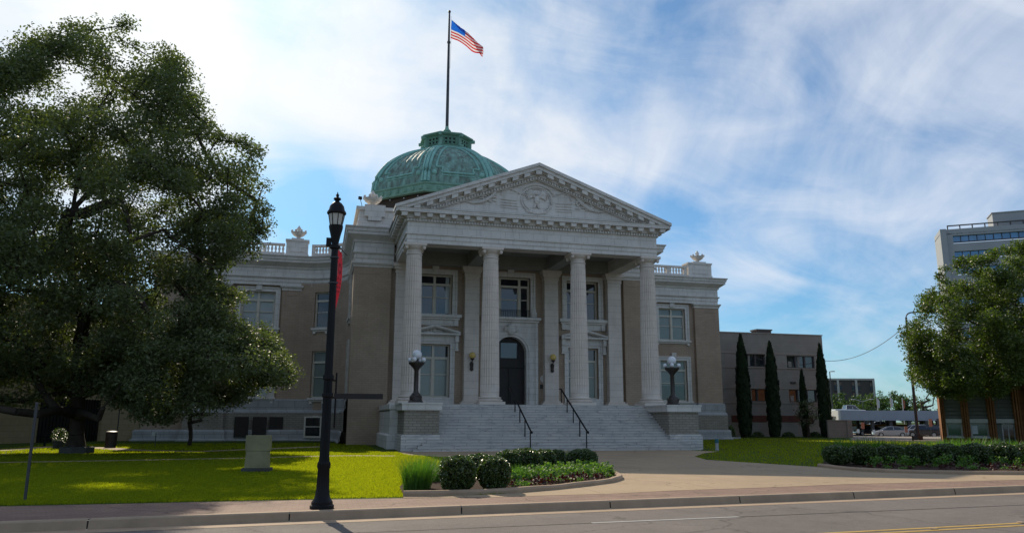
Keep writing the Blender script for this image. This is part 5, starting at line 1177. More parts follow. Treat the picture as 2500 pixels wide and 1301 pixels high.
# deep red building beyond it
S1 = S0+U0*(onl(2500)+.4); r2 = MB(); f1_ = Fr(S1, S1+U0*14); f1_.box(r2, 0, 14, -9, .7, 0, 8.5); f1_.box(r2, .3, 13, .7, .78, 3.0, 3.3)
f1_.box(r2, .1, 13.9, .7, 1.0, 8.1, 8.55); obj('red_building', r2, 'rbrick2', org=(S1[0], S1[1], .1), label='deep red brick building at the right edge of the photo', cat='building')

# ------------------------------------------------------------------ tower block
T0 = np.array(P(2293, 562, 170)[:2]); TU = np.array([.818, -.575]); TN = np.array([-TU[1], TU[0]])
tw = thing('office_tower', 'pale grey multi-storey tower with blue glass window bands', 'building', (T0[0], T0[1], 0))
ft = Fr(T0, T0+TU*60); TH = P(2293, 562, 170)[2]
mb = MB(); hs = []
kf = 206/1895
for k_ in range(11):
    z1 = TH-17.5*kf-k_*40.5*kf; hs.append((3.1, 58, z1-20*kf, z1))
mb.wall(T0, T0+TU*60, -1, TH, hs, .8); mb.wall(T0+TN*9, T0, -1, TH); mb.wall(T0+TU*60, T0+TU*60+TN*9, -1, TH)
ft.box(mb, 0, 1.5, 0, .9, -1, TH); obj('wall', mb, 'tower', tw)
mb = MB(); mb.slab([tuple(T0), tuple(T0+TU*60), tuple(T0+TU*60+TN*9), tuple(T0+TN*9)], TH-1.5, TH-1.2); obj('roof', mb, 'roof', tw)
for a, b, z0, z1 in hs:
    mb = MB(); n = 28; z2 = z0+(z1-z0)*.24
    for k_ in range(n+1): u_ = a+(b-a)*k_/n; ft.box(mb, u_-.06, u_+.06, -.7, -.45, z2, z1)
    ft.box(mb, a, b, -.7, -.2, z2-.25, z2); w_ = obj('window', mb, 'darkclad', tw)
    mb = MB(); ft.box(mb, a, b, -.78, -.7, z2, z1); obj('pane', mb, 'blueglass', w_)
mb = MB(); ft.box(mb, 2, 60, -.5, -.2, TH+.9, TH+1.2)
for k_ in range(20): ft.box(mb, 2+3*k_, 2.25+3*k_, -.5, -.2, TH, TH+.9)
obj('roof_rail', mb, 'darkclad', tw)
mb = MB(); ft.box(mb, 13.5, 31, -8, -2, TH-1.3, TH+4.0); ft.box(mb, 13.3, 31.2, -8.2, -1.8, TH+4.0, TH+4.25); obj('penthouse', mb, 'tower', tw)
mb = MB()
for u_, h_ in ((34, 9), (40, 14)): q = ft.pt(u_, -6, TH); mb.tube([q, (q[0], q[1], TH+h_)], .12, 5); mb.tube([(q[0]-1, q[1]+.6, TH+h_*.75), (q[0]+1, q[1]-.6, TH+h_*.75)], .07, 4); mb.tube([(q[0]-1, q[1]+.6, TH+h_*.6), (q[0]+1, q[1]-.6, TH+h_*.6)], .07, 4)
for u_ in (32, 36, 41): q = ft.pt(u_, -4, TH); mb.tube([(q[0], q[1], TH-.5), (q[0], q[1], TH+4)], .12, 5)
q0 = ft.pt(31, -4, TH+4); q1 = ft.pt(44, -4, TH+4); mb.tube([q0, q1], .12, 5); obj('antenna', mb, 'steel', tw)

# ------------------------------------------------------------------ parking deck, far buildings
ZL = -.43
def D3(px, py, D): q = dpt(px, D); return (q[0], q[1], 1.7+(1029-py)/1895*D*1.0)
pdk = thing('parking_deck', 'low open parking deck with grey-blue fascia and dark columns', 'parking deck', (*dpt(2150, 118), ZL))
A_, B_ = np.array(dpt(2050, 118)), np.array(dpt(2330, 119)); C_ = np.array(dpt(2028, 123)); zf0, zf1 = D3(2100, 1026, 118)[2], D3(2100, 1002, 118)[2]
u_ = (B_-A_)/np.linalg.norm(B_-A_); n_ = np.array([-u_[1], u_[0]])
mb = MB(); fd = Fr(A_, B_+u_*30); fd.box(mb, 0, fd.L, -.25, 0, zf0, zf1)
mb2 = MB(); f2 = Fr(C_+(C_-A_)*2, A_); f2.box(mb2, 0, f2.L, -.25, .0, zf0+.01, zf1-.01); obj('fascia', mb, 'deck', pdk); obj('fascia', mb2, 'lightpaint', pdk)  # left end face coloured paler than the front fascia
mb = MB(); fd.box(mb, .3, fd.L, -18, -.3, zf0+.25, zf0+.6); obj('deck_slab', mb, 'darkclad', pdk)
for D_, pxs in ((119, (2075, 2130, 2175, 2220, 2262, 2290)), (129, (2095, 2166, 2178, 2250, 2275))):
    for px in pxs: q = dpt(px, D_); mb = MB(); mb.obox((q[0], q[1], (ZL+zf0+.3)/2), (.42, .42, zf0+.3-ZL), u=u_); obj('column', mb, 'darkclad', pdk)
mb = MB(); a_ = np.array(dpt(2070, 131)); f3 = Fr(a_, a_+u_*24); f3.box(mb, 0, 24, -.15, .15, D3(2150, 1040, 131)[2], D3(2150, 1035, 131)[2]); obj('guard_beam', mb, 'amber', pdk)
mb = MB(); a_ = np.array(dpt(2060, 150)); f3 = Fr(a_, a_+u_*60); f3.box(mb, 0, 60, -.3, .0, ZL, 1.0); obj('hedge_wall', mb, 'louvre', org=(a_[0], a_[1], ZL), label='long low grey-green wall behind the parking deck', cat='wall')
fbk = np.array(dpt(1990, 262)); db = thing('dark_building', 'distant dark brown flat building with pale vertical fins', 'building', (*fbk, ZL))
e2 = np.array(dpt(2143, 262)); f4 = Fr(fbk, e2); zt4 = D3(2100, 929, 262)[2]; mb = MB(); f4.box(mb, 0, f4.L, -30, 0, ZL, zt4); obj('wall', mb, 'darkclad', db)
mb = MB(); f4.box(mb, -.1, f4.L+.15, -30, .3, zt4, zt4+.6); obj('roof', mb, 'lightpaint', db)
for px in (2053, 2098, 2141): q = np.array(dpt(px, 262)); t = (q-fbk)@f4.d; mb = MB(); f4.box(mb, t-.35, t+.35, 0, .5, ZL, zt4); obj('fin', mb, 'lightpaint', db)  # rightmost strip paints the sunlit right edge pale; the others are fins
for px in (2048, 2059, 2092, 2104, 2136): q = np.array(dpt(px, 262)); t = (q-fbk)@f4.d; mb = MB(); f4.box(mb, t-.5, t+.5, 0, .1, ZL, zt4-.3); obj('window', mb, 'glass', db)
# far trees
far = [(2050, 957, 150, 26), (2078, 955, 165, 30), (2110, 962, 170, 26), (2150, 952, 160, 34), (2185, 955, 170, 34), (2222, 962, 165, 32), (2250, 965, 155, 26), (2275, 940, 120, 22), (2310, 960, 160, 30)]
for i, (px, py, D_, w_) in enumerate(far):
    q = D3(px, py, D_); h_ = q[2]-ZL; r_ = w_/1895*D_*1.6
    round_tree('far_tree', ['broad pale green far tree just right of the cypress', 'bushy far tree below the dark building fins', 'low far tree beneath the right end of the dark building', 'tall pale far tree right of the dark building', 'dense far tree behind the three flagpoles', 'rounded far tree left of the tall light mast', 'small far tree right behind the light mast', 'thin sparse tree beside the orange brick building', 'far tree hidden behind the orange brick building'][i],
               q[0], q[1], ZL, h_, r_*1.5, 34 if i != 7 else 14, 62 if i != 7 else 50, .42 if D_ > 130 else .3, 'farleaf', rng, group='trees beyond the parking deck', flatb=.2)
# far skyline trees elsewhere, mostly hidden
for i, (px, D_, h_) in enumerate(((2420, 230, 8), (2560, 200, 9))): q = dpt(px, D_); round_tree('far_tree', ['tree far behind the orange brick building', 'tree far behind the deep red building'][i], q[0], q[1], ZL, h_, 14, 30, 40, .5, 'farleaf', rng, group='trees beyond the parking deck', flatb=.2)
def lamp_pole(name, label, px, D_, ptop, arms, r_=.09, group=None):
    q = dpt(px, D_); z1 = D3(px, ptop, D_)[2]; t = thing(name, label, 'lamp post', (*q, ZL), group=group); mb = MB(); mb.tube([(q[0], q[1], ZL), (q[0], q[1], z1)], [r_, r_*.7], 8); obj('pole', mb, 'steel', t)
    rx, ry = _R[0], _R[1]
    for s_, dz in arms:
        mb = MB(); mb.tube([(q[0], q[1], z1), (q[0]+rx*s_*.8, q[1]+ry*s_*.8, z1+dz)], .05, 6); obj('arm', mb, 'lightpaint', t)
        mb = MB(); mb.obox((q[0]+rx*s_, q[1]+ry*s_, z1+dz), (.6, .3, .14), u=(rx, ry)); obj('lamp_head', mb, 'lightpaint', t)
lamp_pole('lamp_post', 'thin grey lamp post with one short arm right of the last cypress', 2036, 125, 908, [(.5, .02)], .11)
lamp_pole('lamp_post', 'double-armed pale lamp post above the parking deck', 2111, 140, 981, [(1.7, .45), (-1.7, .4)], .08)
for i, (px, py, m_) in enumerate(((2147, 970, 'signwhite'), (2180, 967, 'signwhite'), (2209, 971, 'signred'))):
    q = dpt(px, 145); z1 = D3(px, py, 145)[2]; t = thing('small_flagpole', ['leftmost', 'middle', 'rightmost'][i]+' of the three small flagpoles above the parking deck', 'flagpole', (*q, ZL), group='flagpoles above the deck')
    mb = MB(); mb.tube([(q[0], q[1], ZL), (q[0], q[1], z1)], .09, 6); obj('pole', mb, 'lightpaint', t)
    mb = MB(); mb.add([(q[0]+.1, q[1], z1-.2), (q[0]+.3, q[1]-.3, z1-.7), (q[0]+.25, q[1]-.2, z1-2.0), (q[0]+.1, q[1], z1-2.0)], [(0, 1, 2, 3)]); obj('cloth', mb, m_, t)

# tall light mast and its cable
mq = G(2242, 1074, .1); mt = P(2222, 775, mq[1])
ms_ = thing('light_mast', 'tall dark steel light mast on a square base beside the right-hand tree', 'lamp post', (mq[0], mq[1], .1))
mb = MB(); mb.tube([(mq[0], mq[1], .1), (mq[0], mq[1], mt[2])], [.14, .09], 12); obj('pole', mb, 'steel', ms_)
mb = MB(); mb.obox((mq[0], mq[1], .28), (.55, .55, .36)); mb.lathe([(.2, .4), (.2, .55), (.15, .6)], (mq[0], mq[1], .1), 10); obj('base', mb, 'darkclad', ms_)
mb = MB(); mb.tube([(mq[0]+.35*(1-cos(t))*1.6, mq[1]-.2*(1-cos(t)), mt[2]+.45*sin(t)) for t in np.linspace(0, pi/2, 7)]+[(mq[0]+2.2, mq[1]-.8, mt[2]+.5)], .06, 8); obj('arm', mb, 'steel', ms_)
mb = MB(); mb.obox((mq[0]+2.4, mq[1]-.85, mt[2]+.5), (.7, .3, .16), -.3); obj('lamp_head', mb, 'steel', ms_)
a_ = np.array(P(2222, 784, mq[1])); b_ = np.array(P(2008, 880, AY)); b_[0] = xr; pts = []
for t in np.linspace(0, 1, 16): p = a_+(b_-a_)*t; p[2] -= 1.1*4*t*(1-t); pts.append(p)
mb = MB(); mb.tube(pts, .028, 5); obj('overhead_cable', mb, 'wire', org=tuple(a_), label='sagging overhead cable from the light mast to the tan annex', cat='cable')
q = G(2229, 1076); mb = MB(); mb.lathe([(.07, 0), (.07, .42), (.05, .46)], (q[0], q[1], .1), 10); obj('bollard', mb, 'black', org=(q[0], q[1], .1), label='short black bollard left of the light mast base', cat='bollard')
for i, (px, D_, y0, y1, m_, lab) in enumerate(((2106, 96, 1031, 1046, 'signred', 'red-brown sign on a post left of the silver car'), (2272, 96, 1022, 1040, 'signred', 'red-brown sign on a post in front of the dark car'), (2094, 104, 1047, 1056, 'signwhite', 'small white sign board left of the parked cars'), (2132, 104, 1048, 1056, 'signwhite', 'small white sign board beside the silver car nose'), (2211, 104, 1040, 1054, 'signred', 'tan sign between the silver car and the dark car'))):
    t0 = D3(px, y0, D_); t1 = D3(px, y1, D_); gz = H(t0[0], t0[1]); t = thing('parking_sign', lab, 'sign', (t0[0], t0[1], gz)); mb = MB(); mb.tube([(t0[0], t0[1], gz), (t0[0], t0[1], t0[2])], .035, 6); obj('post', mb, 'steel', t)
    mb = MB(); mb.obox((t0[0], t0[1]-.05, (t0[2]+t1[2])/2), (.38 if y1-y0 > 10 else .3, .03, t0[2]-t1[2]), u=(_R[0], _R[1])); obj('board', mb, m_, t)

# ------------------------------------------------------------------ cars
def car(label, px, D_, z, ang, paint, kind='sedan', group=None, cat='car', Lc=4.6):
    """ang: heading of the nose in plan"""
    q = dpt(px, D_); t = thing('parked_'+{'sedan': 'car', 'suv': 'car', 'pickup': 'pickup'}[kind], label, cat, (q[0], q[1], z), group=group); t.rotation_euler = (0, 0, ang)
    hw = .88; K = Lc/4.6
    lower = {'sedan': [(-2.3, .35), (-2.3, .82), (-2.1, .98), (-1.3, 1.02), (-.2, .98), (.9, .98), (1.7, .90), (2.2, .74), (2.3, .5), (2.28, .3), (1.9, .22), (-1.9, .22)],
             'suv': [(-2.25, .4), (-2.3, .95), (-2.2, 1.1), (-.6, 1.1), (.95, 1.08), (1.9, 1.0), (2.25, .8), (2.3, .45), (2.0, .28), (-1.9, .28)],
             'pickup': [(-2.5, .5), (-2.5, 1.15), (-.7, 1.15), (.9, 1.12), (2.2, 1.02), (2.45, .8), (2.45, .5), (2.1, .35), (-2.1, .35)]}[kind]
    cab = {'sedan': [(-1.75, 1.0), (-1.05, 1.40), (-.3, 1.46), (.3, 1.43), (1.15, .97)], 'suv': [(-2.15, 1.1), (-1.95, 1.62), (-1.4, 1.70), (.2, 1.68), (.45, 1.6), (1.15, 1.08)], 'pickup': [(-.8, 1.14), (-.65, 1.78), (.3, 1.80), (.55, 1.74), (1.25, 1.1)]}[kind]
    org = (q[0], q[1], z); mb = MB(); n = len(lower)
    def ext(poly, secs, mb, cap=True):
        m_ = len(poly); vs = []; fs = []
        cx_ = sum(p[0] for p in poly)/m_; cz_ = sum(p[1] for p in poly)/m_
        for y, sx, sz in secs: vs += [((cx_+(p[0]-cx_)*sx)*K, y, cz_+(p[1]-cz_)*sz) for p in poly]
        for s_ in range(len(secs)-1):
            for i in range(m_): fs.append((s_*m_+i, (s_+1)*m_+i, (s_+1)*m_+(i+1) % m_, s_*m_+(i+1) % m_))
        fs.append(tuple(range(m_-1, -1, -1))[::-1]); fs.append(tuple(range((len(secs)-1)*m_, len(secs)*m_))[::-1]); mb.add(vs, fs)
    ext(lower, [(-hw, .95, .86), (-hw+.06, .99, .97), (-hw+.2, 1, 1), (hw-.2, 1, 1), (hw-.06, .99, .97), (hw, .95, .86)], mb)
    roofp = cab; z0 = cab[0][1]
    ins = [(x*.9+ (0 if kind != 'pickup' else 0), z0+(zz-z0)*1.0) for x, zz in cab]
    vs = []
    secs = [(-hw+.06, 0), (-hw+.24, 1), (hw-.24, 1), (hw-.06, 0)]
    body = obj('body', mb, paint, t, org=(0, 0, 0)); smooth_angle(body, 30)
    # glasshouse tapering inwards: side glass, roof in body colour
    mb = MB(); m_ = len(cab); vs = [(x*K, -(hw-.08 if zz <= z0+.01 else hw-.08-.16*(zz-z0)/.45), zz) for x, zz in cab]+[(x*K, (hw-.08 if zz <= z0+.01 else hw-.08-.16*(zz-z0)/.45), zz) for x, zz in cab]
    mb.add(vs, [tuple(range(m_)), tuple(range(2*m_-1, m_-1, -1))]+[(i, i+m_, i+1+m_, i+1) for i in range(m_-1)]); win = obj('windows', mb, 'glass', t, org=(0, 0, 0))
    mb = MB(); hi = [i for i, (x, zz) in enumerate(cab) if zz > z0+.28]
    i0, i1 = hi[0], hi[-1]
    rv = [(vs[i][0], vs[i][1]*1.0, vs[i][2]+.025) for i in range(i0, i1+1)]+[(vs[i+m_][0], vs[i+m_][1], vs[i+m_][2]+.025) for i in range(i0, i1+1)]; kk = i1-i0+1
    mb.add(rv, [(i, i+kk, i+1+kk, i+1) for i in range(kk-1)])
    for sg in (0, m_):
        for i in (0, m_-2):
            a, b = vs[i+sg], vs[i+1+sg]; mb.tube([a, b], .04, 4)
        mid = ((cab[0][0]+cab[-1][0])/2*K); yy = vs[sg][1]; mb.tube([(mid, yy*1.01, z0), (mid, yy*.86, z0+.42)], .035, 4)
        for i in range(1, m_-2): mb.tube([vs[i+sg], vs[i+1+sg]], .035, 4)
    obj('roof', mb, paint, t, org=(0, 0, 0))
    R_ = .33 if kind == 'sedan' else .37
    for x in (-1.38*K, 1.42*K):
        for y in (-hw+.08, hw-.08):
            mb = MB(); vs_ = []
            for yy in (y-.11, y+.11): vs_ += [(x+R_*cos(a), yy, R_+R_*sin(a)) for a in np.linspace(0, 2*pi, 21)[:-1]]
            mb.add(vs_, [tuple(range(20)), tuple(range(39, 19, -1))]+[(i, i+20, (i+1) % 20+20, (i+1) % 20) for i in range(20)]); wh = obj('wheel', mb, 'tyre', t, org=(0, 0, 0))
            mb = MB(); yy = y+(.115 if y > 0 else -.115)
            mb.add([(x, yy, R_)]+[(x+R_*.64*cos(a), yy, R_+R_*.64*sin(a)) for a in np.linspace(0, 2*pi, 21)[:-1]], [(0, i+1, (i+1) % 20+1) for i in range(20)]); obj('rim', mb, 'rim', wh, org=(0, 0, 0))
    for y in (-.62, .62):
        mb = MB(); mb.box((-2.31)*K, (-2.2)*K, y-.2, y+.2, .72 if kind == 'sedan' else .8, .9 if kind == 'sedan' else 1.05); obj('tail_light', mb, 'taillight', t, org=(0, 0, 0))
        mb = MB(); mb.box(2.1*K, 2.27*K, y-.18, y+.18, .6, .74); obj('headlight', mb, 'globe', t, org=(0, 0, 0))
    mb = MB(); mb.box(-2.33*K, -2.28*K, -.26, .26, .5, .62); obj('number_plate', mb, 'signwhite', t, org=(0, 0, 0))
    return t
FA = atan2(_R[1], _R[0])
car('silver saloon car parked side-on, tail towards the right', 2172, 111, ZL, FA+pi-.22, 'carsilver', 'sedan')
car('black estate car parked behind the light mast, rear facing right', 2252, 110, ZL, FA+pi-.45, 'carblack', 'suv', Lc=4.4)
car('white car half hidden left of the black car', 2232, 116, ZL, FA+pi-.2, 'carwhite', 'suv', Lc=4.3)
car('beige car partly hidden behind the orange brick corner', 2300, 110, ZL, FA-.3, 'carbeige', 'sedan')
car('dark car parked in the shade under the deck', 2120, 124, ZL, FA+pi, 'carblack', 'sedan')
car('amber van-like car in the shade right under the deck', 2285, 126, ZL, FA, 'carorange', 'suv')
car('white pickup truck parked on top of the deck', 2077, 124, zf0+.6, FA, 'carwhite', 'pickup', cat='pickup truck', Lc=4.7)
car('silver car parked far under the deck beyond the amber beam', 2150, 138, .3, FA, 'carsilver', 'sedan')

# ------------------------------------------------------------------ left background
yb_ = thing('side_building', 'yellow-buff block building with barred gates behind the oak', 'building', (-14, 63, .1))
yA, yB, yC = (-30.0, 41.5), (-16.2, 60.6), (-11.9, 63.2)
yB = (-15.3, 62.8); mb = MB()
f5 = Fr(yA, yB); u0 = lambda px: float((np.array(G(px, 1084)[:2])-np.array(yA))@f5.d)
Lf = f5.L; mb.wall(yA, yB, 0, 9.8, [(Lf-14.2, Lf-12.6, 1.1, 2.6)], .3); mb.wall(yB, (-9.2, 62.9), 0, 9.8, [], .3); obj('wall', mb, 'ybrick', yb_)
mb = MB(); mb.slab([yA, yB, (-9.2, 62.9), (-9.2, 85), (-45, 85), (-45, 50)], 9.5, 9.78); obj('roof', mb, 'roof', yb_)
mb = MB(); f5.box(mb, Lf-14.2, Lf-12.6, -.28, -.22, 1.1, 2.6); obj('window', mb, 'glass', yb_)
for k_, (a, b) in enumerate(((Lf-5.0, Lf-2.2), (Lf-1.7, Lf-.3))):
    mb = MB(); f5.box(mb, a, b, .003, .05, .1, 3.0); gt = obj('gate', mb, 'wood', yb_)
    mb = MB()
    for i in range(12 if k_ == 0 else 7): uu = a+(b-a)*i/(11 if k_ == 0 else 6); f5.box(mb, uu-.02, uu+.02, .08, .12, .1, 3.1)
    for z in (.5, 2.0, 3.0): f5.box(mb, a, b, .12, .15, z, z+.05)
    obj('bars', mb, 'black', gt)
# extra plain bay of the left wing
mb = MB(); mb.wall((-12.6, 76), (-12.6, 62.75), .1, 12.2); mb.wall((-12.6, 62.75), (-9.3, 62.75), .1, 12.2); obj('wall', mb, 'brick', CH)
mb = MB(); mb.sweep(BS, [(-12.6, 76), (-12.6, 62.75), (-9.5, 62.75)]); obj('plinth', mb, 'beltstone', CH)
mb = MB(); mb.sweep(EP, [(-12.6, 76), (-12.6, 62.75), (-9.5, 62.75)]); mb.box(-12.6, -9.35, 62.8, 76, 14.2, 14.46); obj('entablature', mb, 'terra', CH)
# bench, bins, pots
q = G(150, 1090); bt = thing('park_bench', 'dark metal bench under the oak in front of the gates', 'bench', (q[0], q[1], .12)); bu = np.array([.92, .39]); fbn = Fr(np.array(q[:2])-bu*.9, np.array(q[:2])+bu*.9)
mb = MB(); [fbn.box(mb, 0, 1.8, -.45+.11*k_, -.36+.11*k_, .54, .57) for k_ in range(5)]; obj('seat', mb, 'black', bt)
mb = MB(); [fbn.box(mb, 0, 1.8, -.5, -.47, .66+.11*k_, .74+.11*k_) for k_ in range(4)]; obj('backrest', mb, 'black', bt)
for a in (.02, 1.72):
    mb = MB(); fbn.box(mb, a, a+.06, 0, .05, .12, .8); fbn.box(mb, a, a+.06, -.5, -.45, .12, 1.1); fbn.box(mb, a, a+.06, -.5, .05, .76, .8); obj('leg', mb, 'black', bt)
def bin_(px, py, lab):
    q = G(px, py); t = thing('trash_can', lab, 'trash can', (q[0], q[1], .12)); mb = MB(); mb.lathe([(.24, 0), (.27, .02), (.28, .78), (.31, .8), (.31, .88), (.2, .92)], (q[0], q[1], .12), 16)
    for k_ in range(20): a_ = k_*pi/10; mb.obox((q[0]+.285*cos(a_), q[1]+.285*sin(a_), .52), (.02, .05, .74), a_)
    obj('body', mb, 'bronze', t); return t
bin_(269, 1093, 'slatted brown trash can on the lawn right of the oak trunk')
def pot(px, py, s_, lab):
    q = G(px, py); t = thing('potted_shrub', lab, 'potted plant', (q[0], q[1], .12)); mb = MB(); mb.lathe([(.2*s_, 0), (.26*s_, .3*s_), (.3*s_, .34*s_), (.28*s_, .38*s_)], (q[0], q[1], .12), 14); obj('pot', mb, 'darkstone', t)
    v = rng.normal(size=(700, 3)); v /= np.linalg.norm(v, axis=1)[:, None]; C = np.array([q[0], q[1], .12+.62*s_])+v*.36*s_*(.6+.4*rng.random((700, 1))); quad_obj('foliage', leaf_quads(C, .07, rng), 'boxleaf', t)
pot(141, 1096, 1.15, 'round potted shrub beside the bench, left of the trunk'); pot(168, 1098, .9, 'small potted shrub between the bench and the oak trunk')
mb = MB(); q = G(186, 1108); mb.sweep([(-.0, .12), (0, .42), (-.1, .44), (-.12, .12)], [(q[0]+.75*cos(a_), q[1]+.75*sin(a_)) for a_ in np.linspace(0, 2*pi, 9)], caps=False); obj('tree_ring', mb, 'darkstone', org=(q[0], q[1], .12), label='dark low stone ring round the foot of the oak', cat='planter')
def post(px, py, ptop, r_, lab, name='thin_post', board=None):
    q = G(px, py); t = thing(name, lab, 'post', (q[0], q[1], .1)); z1 = P(px, ptop, q[1])[2]; mb = MB(); mb.tube([(q[0], q[1], .1), (q[0], q[1], z1)], r_, 8); obj('pole', mb, 'steel', t)
    mb = MB(); mb.lathe([(r_*1.1, 0), (r_*1.0, .02), (r_*.5, .03)], (q[0], q[1], z1), 8); obj('cap', mb, 'steel', t)
    if board: mb = MB(); mb.obox((q[0]-.08, q[1], z1-.02), (.3, .03, .2), .3); obj('board', mb, 'signwhite', t)
post(60, 1225, 985, .03, 'thin grey steel pole standing on the near lawn at far left'); post(283, 1086, 1000, .035, 'thin grey pole behind the trash can'); post(378, 1091, 1058, .025, 'short thin post with small white board near the left wing', board=True)
# stone marker
q = G(627, 1153); sx, sy = q[:2]; t = thing('stone_monument', 'two-tier weathered stone marker on a dark base on the lawn', 'monument', (sx, sy, .12)); az = -.16
def tap(mb, w0, w1, d0, d1, z0, z1):
    vs = []
    for w_, d, z in ((w0, d0, z0), (w1, d1, z1)):
        for i, j in ((-1, -1), (1, -1), (1, 1), (-1, 1)): X, Y = i*w_/2, j*d/2; vs.append((sx+X*cos(az)-Y*sin(az), sy+X*sin(az)+Y*cos(az), z))
    mb.add(vs, [(3, 2, 1, 0), (4, 5, 6, 7), (0, 1, 5, 4), (1, 2, 6, 5), (2, 3, 7, 6), (3, 0, 4, 7)])
mb = MB(); tap(mb, .68, .64, .42, .40, .25, .745); obj('lower_block', mb, 'stone', t); mb = MB(); tap(mb, .70, .70, .42, .42, .765, 1.22); tap(mb, .66, .66, .38, .38, .744, .766); obj('upper_block', mb, 'stone', t)
mb = MB(); tap(mb, .84, .82, .56, .54, .10, .25); obj('base', mb, 'darkstone', t)
for i, (px, py) in enumerate(((1751, 1101), (981, 1099))):
    q = G(px, py); t = thing('marker_post', ['teal-capped marker post on the grass right of the steps', 'teal-capped marker post on the grass left of the steps'][i], 'marker post', (q[0], q[1], .12)); mb = MB(); mb.lathe([(.10, 0), (.11, .05), (.09, .1), (.09, .42)], (q[0], q[1], .12), 12); obj('post', mb, 'beltstone', t); mb = MB(); mb.lathe([(.1, .42), (.11, .5), (.09, .62), (.03, .66)], (q[0], q[1], .12), 12); obj('cap', mb, 'teal', t)

# ------------------------------------------------------------------ flower beds
mb = MB(); sp_ = [gp(985, 1209), gp(1060, 1209), gp(1130, 1206), gp(1250, 1201), gp(1350, 1193), gp(1430, 1184), gp(1490, 1176), gp(1508, 1170), gp(1500, 1160), gp(1440, 1146), gp(1300, 1134), gp(1180, 1130), gp(1080, 1140), gp(1000, 1165), gp(975, 1190)]
cxx = (sum(p[0] for p in sp_)/len(sp_), sum(p[1] for p in sp_)/len(sp_))
vs = [(*p, .15) for p in sp_]+[((p[0]+(cxx[0]-p[0])*.4), (p[1]+(cxx[1]-p[1])*.4), .21) for p in sp_]+[(*cxx, .23)]; n = len(sp_)
mb.add(vs, [(i, (i+1) % n, (i+1) % n+n, i+n) for i in range(n)]+[(i+n, (i+1) % n+n, 2*n) for i in range(n)]); struct('flower_bed_soil', mb, 'soil')
def edging(pts, lab, r_=.085):
    q = [np.array(gp(*p)) for p in pts]; t = []
    for a, b in zip(q, q[1:]):
        L_ = np.linalg.norm(b-a); k_ = max(1, int(L_/.45)); t += [a+(b-a)*i/k_ for i in range(k_)]
    t.append(q[-1]); mb = MB(); vs = []; ks = 7
    for i, p in enumerate(t):
        d = t[min(i+1, len(t)-1)]-t[max(0, i-1)]; d /= np.linalg.norm(d); nn = np.array([d[1], -d[0]]); w_ = 1+.08*sin(i*2.1)
        for o, z in ((r_*1.1, .12), (r_*1.05, .2), (r_*.6, .245), (-r_*.6, .245), (-r_*1.05, .2), (-r_*1.1, .12)): vs.append((*(p+nn*o*w_), z*(1+.03*sin(i*1.7))))
    ks = 6; mb.add(vs, [(i*ks+j, (i+1)*ks+j, (i+1)*ks+j+1, i*ks+j+1) for i in range(len(t)-1) for j in range(ks-1)]+[tuple(range(ks)), tuple(range((len(t)-1)*ks+ks-1, (len(t)-1)*ks-1, -1))])
    return obj('bed_edging', mb, 'kerb', org=(*t[0], .13), label=lab, cat='edging')
edging(BEDF, 'curved concrete edging round the front of the middle flower bed')
EDR = [(2000, 1139), (2040, 1144), (2100, 1150), (2160, 1153), (2300, 1157), (2500, 1159), (2700, 1156)]
edging(EDR, 'long concrete edging along the right-hand flower bed', .07)
mb = MB(); q1 = [gp(2006, 1138), gp(2100, 1148), gp(2160, 1151), gp(2300, 1155), gp(2500, 1157), gp(2700, 1154), gp(2700, 1098), gp(2300, 1098), gp(2030, 1102)]; mb.sheet(q1, .165); struct('flower_bed_soil', mb, 'soil')
brng = np.random.default_rng(3)
def bush(px, pbase, wpx, ptop, lab, group, n=5200, sz=.052):
    q = G(px, pbase, .15); D_ = .245*q[0]+.97*q[1]; r_ = wpx/2/1895*D_; cy = q[1]+r_*.8; z1 = P(px, ptop, cy)[2]; hh = max(.5, z1-.12)
    t = thing('round_bush', lab, 'bush', (q[0]+.2*r_, cy, .14), group=group); c = np.array([q[0]+.2*r_, cy, .14+hh*.5])
    v = brng.normal(size=(n, 3)); v /= np.linalg.norm(v, axis=1)[:, None]
    e = np.abs(v)**1.35*np.sign(v)*1.18; e = np.where(np.abs(v) > 0, v*(np.max(np.abs(v), axis=1)[:, None]**-.28), v); 
    lump = 1+.035*np.sin(v[:, :1]*9+px)+.035*np.cos(v[:, 1:2]*8+v[:, 2:]*7)
    C = c+e*np.array([r_, r_, hh*.5])*(.90+.13*brng.random((n, 1)))*lump*.95; C[:, 2] = np.maximum(C[:, 2], .17)
    quad_obj('foliage', leaf_quads(C, sz, brng, .25, .6), 'boxleaf', t)
    mb = MB(); mb.ball(tuple(c), 1.0, 16, sc=(r_*.86, r_*.86, hh*.44)); mb.tube([(c[0], c[1], .12), (c[0], c[1], .5)], .04, 6); obj('core_and_stem', mb, 'core', t)  # near-black filler ball inside the leaf shell, plus one stem
front = [(1113, 1203, 92, 1112, 'large round bush nearest the tall grass in the middle bed'), (1205, 1200, 84, 1114, 'round bush at the front, second from the tall grass'), (1170, 1168, 82, 1108, 'rounded bush tucked behind the two front bushes'), (1240, 1160, 66, 1099, 'bush behind and right of the second front bush'), (1282, 1158, 84, 1094, 'widest bush at the back middle of the bed'), (1330, 1150, 62, 1097, 'smaller bush left of the handrail foot'), (1360, 1146, 50, 1098, 'narrow bush directly left of the grass tuft gap'), (1425, 1146, 76, 1096, 'round bush at the right end of the middle bed')]
for px, pb, w_, pt__, lab in front: bush(px, pb, w_, pt__, lab, 'clipped bushes in the middle bed')
rpx = [(2057, 64), (2122, 70), (2190, 66), (2258, 66), (2330, 74), (2402, 70), (2470, 68), (2540, 70), (2610, 70)]
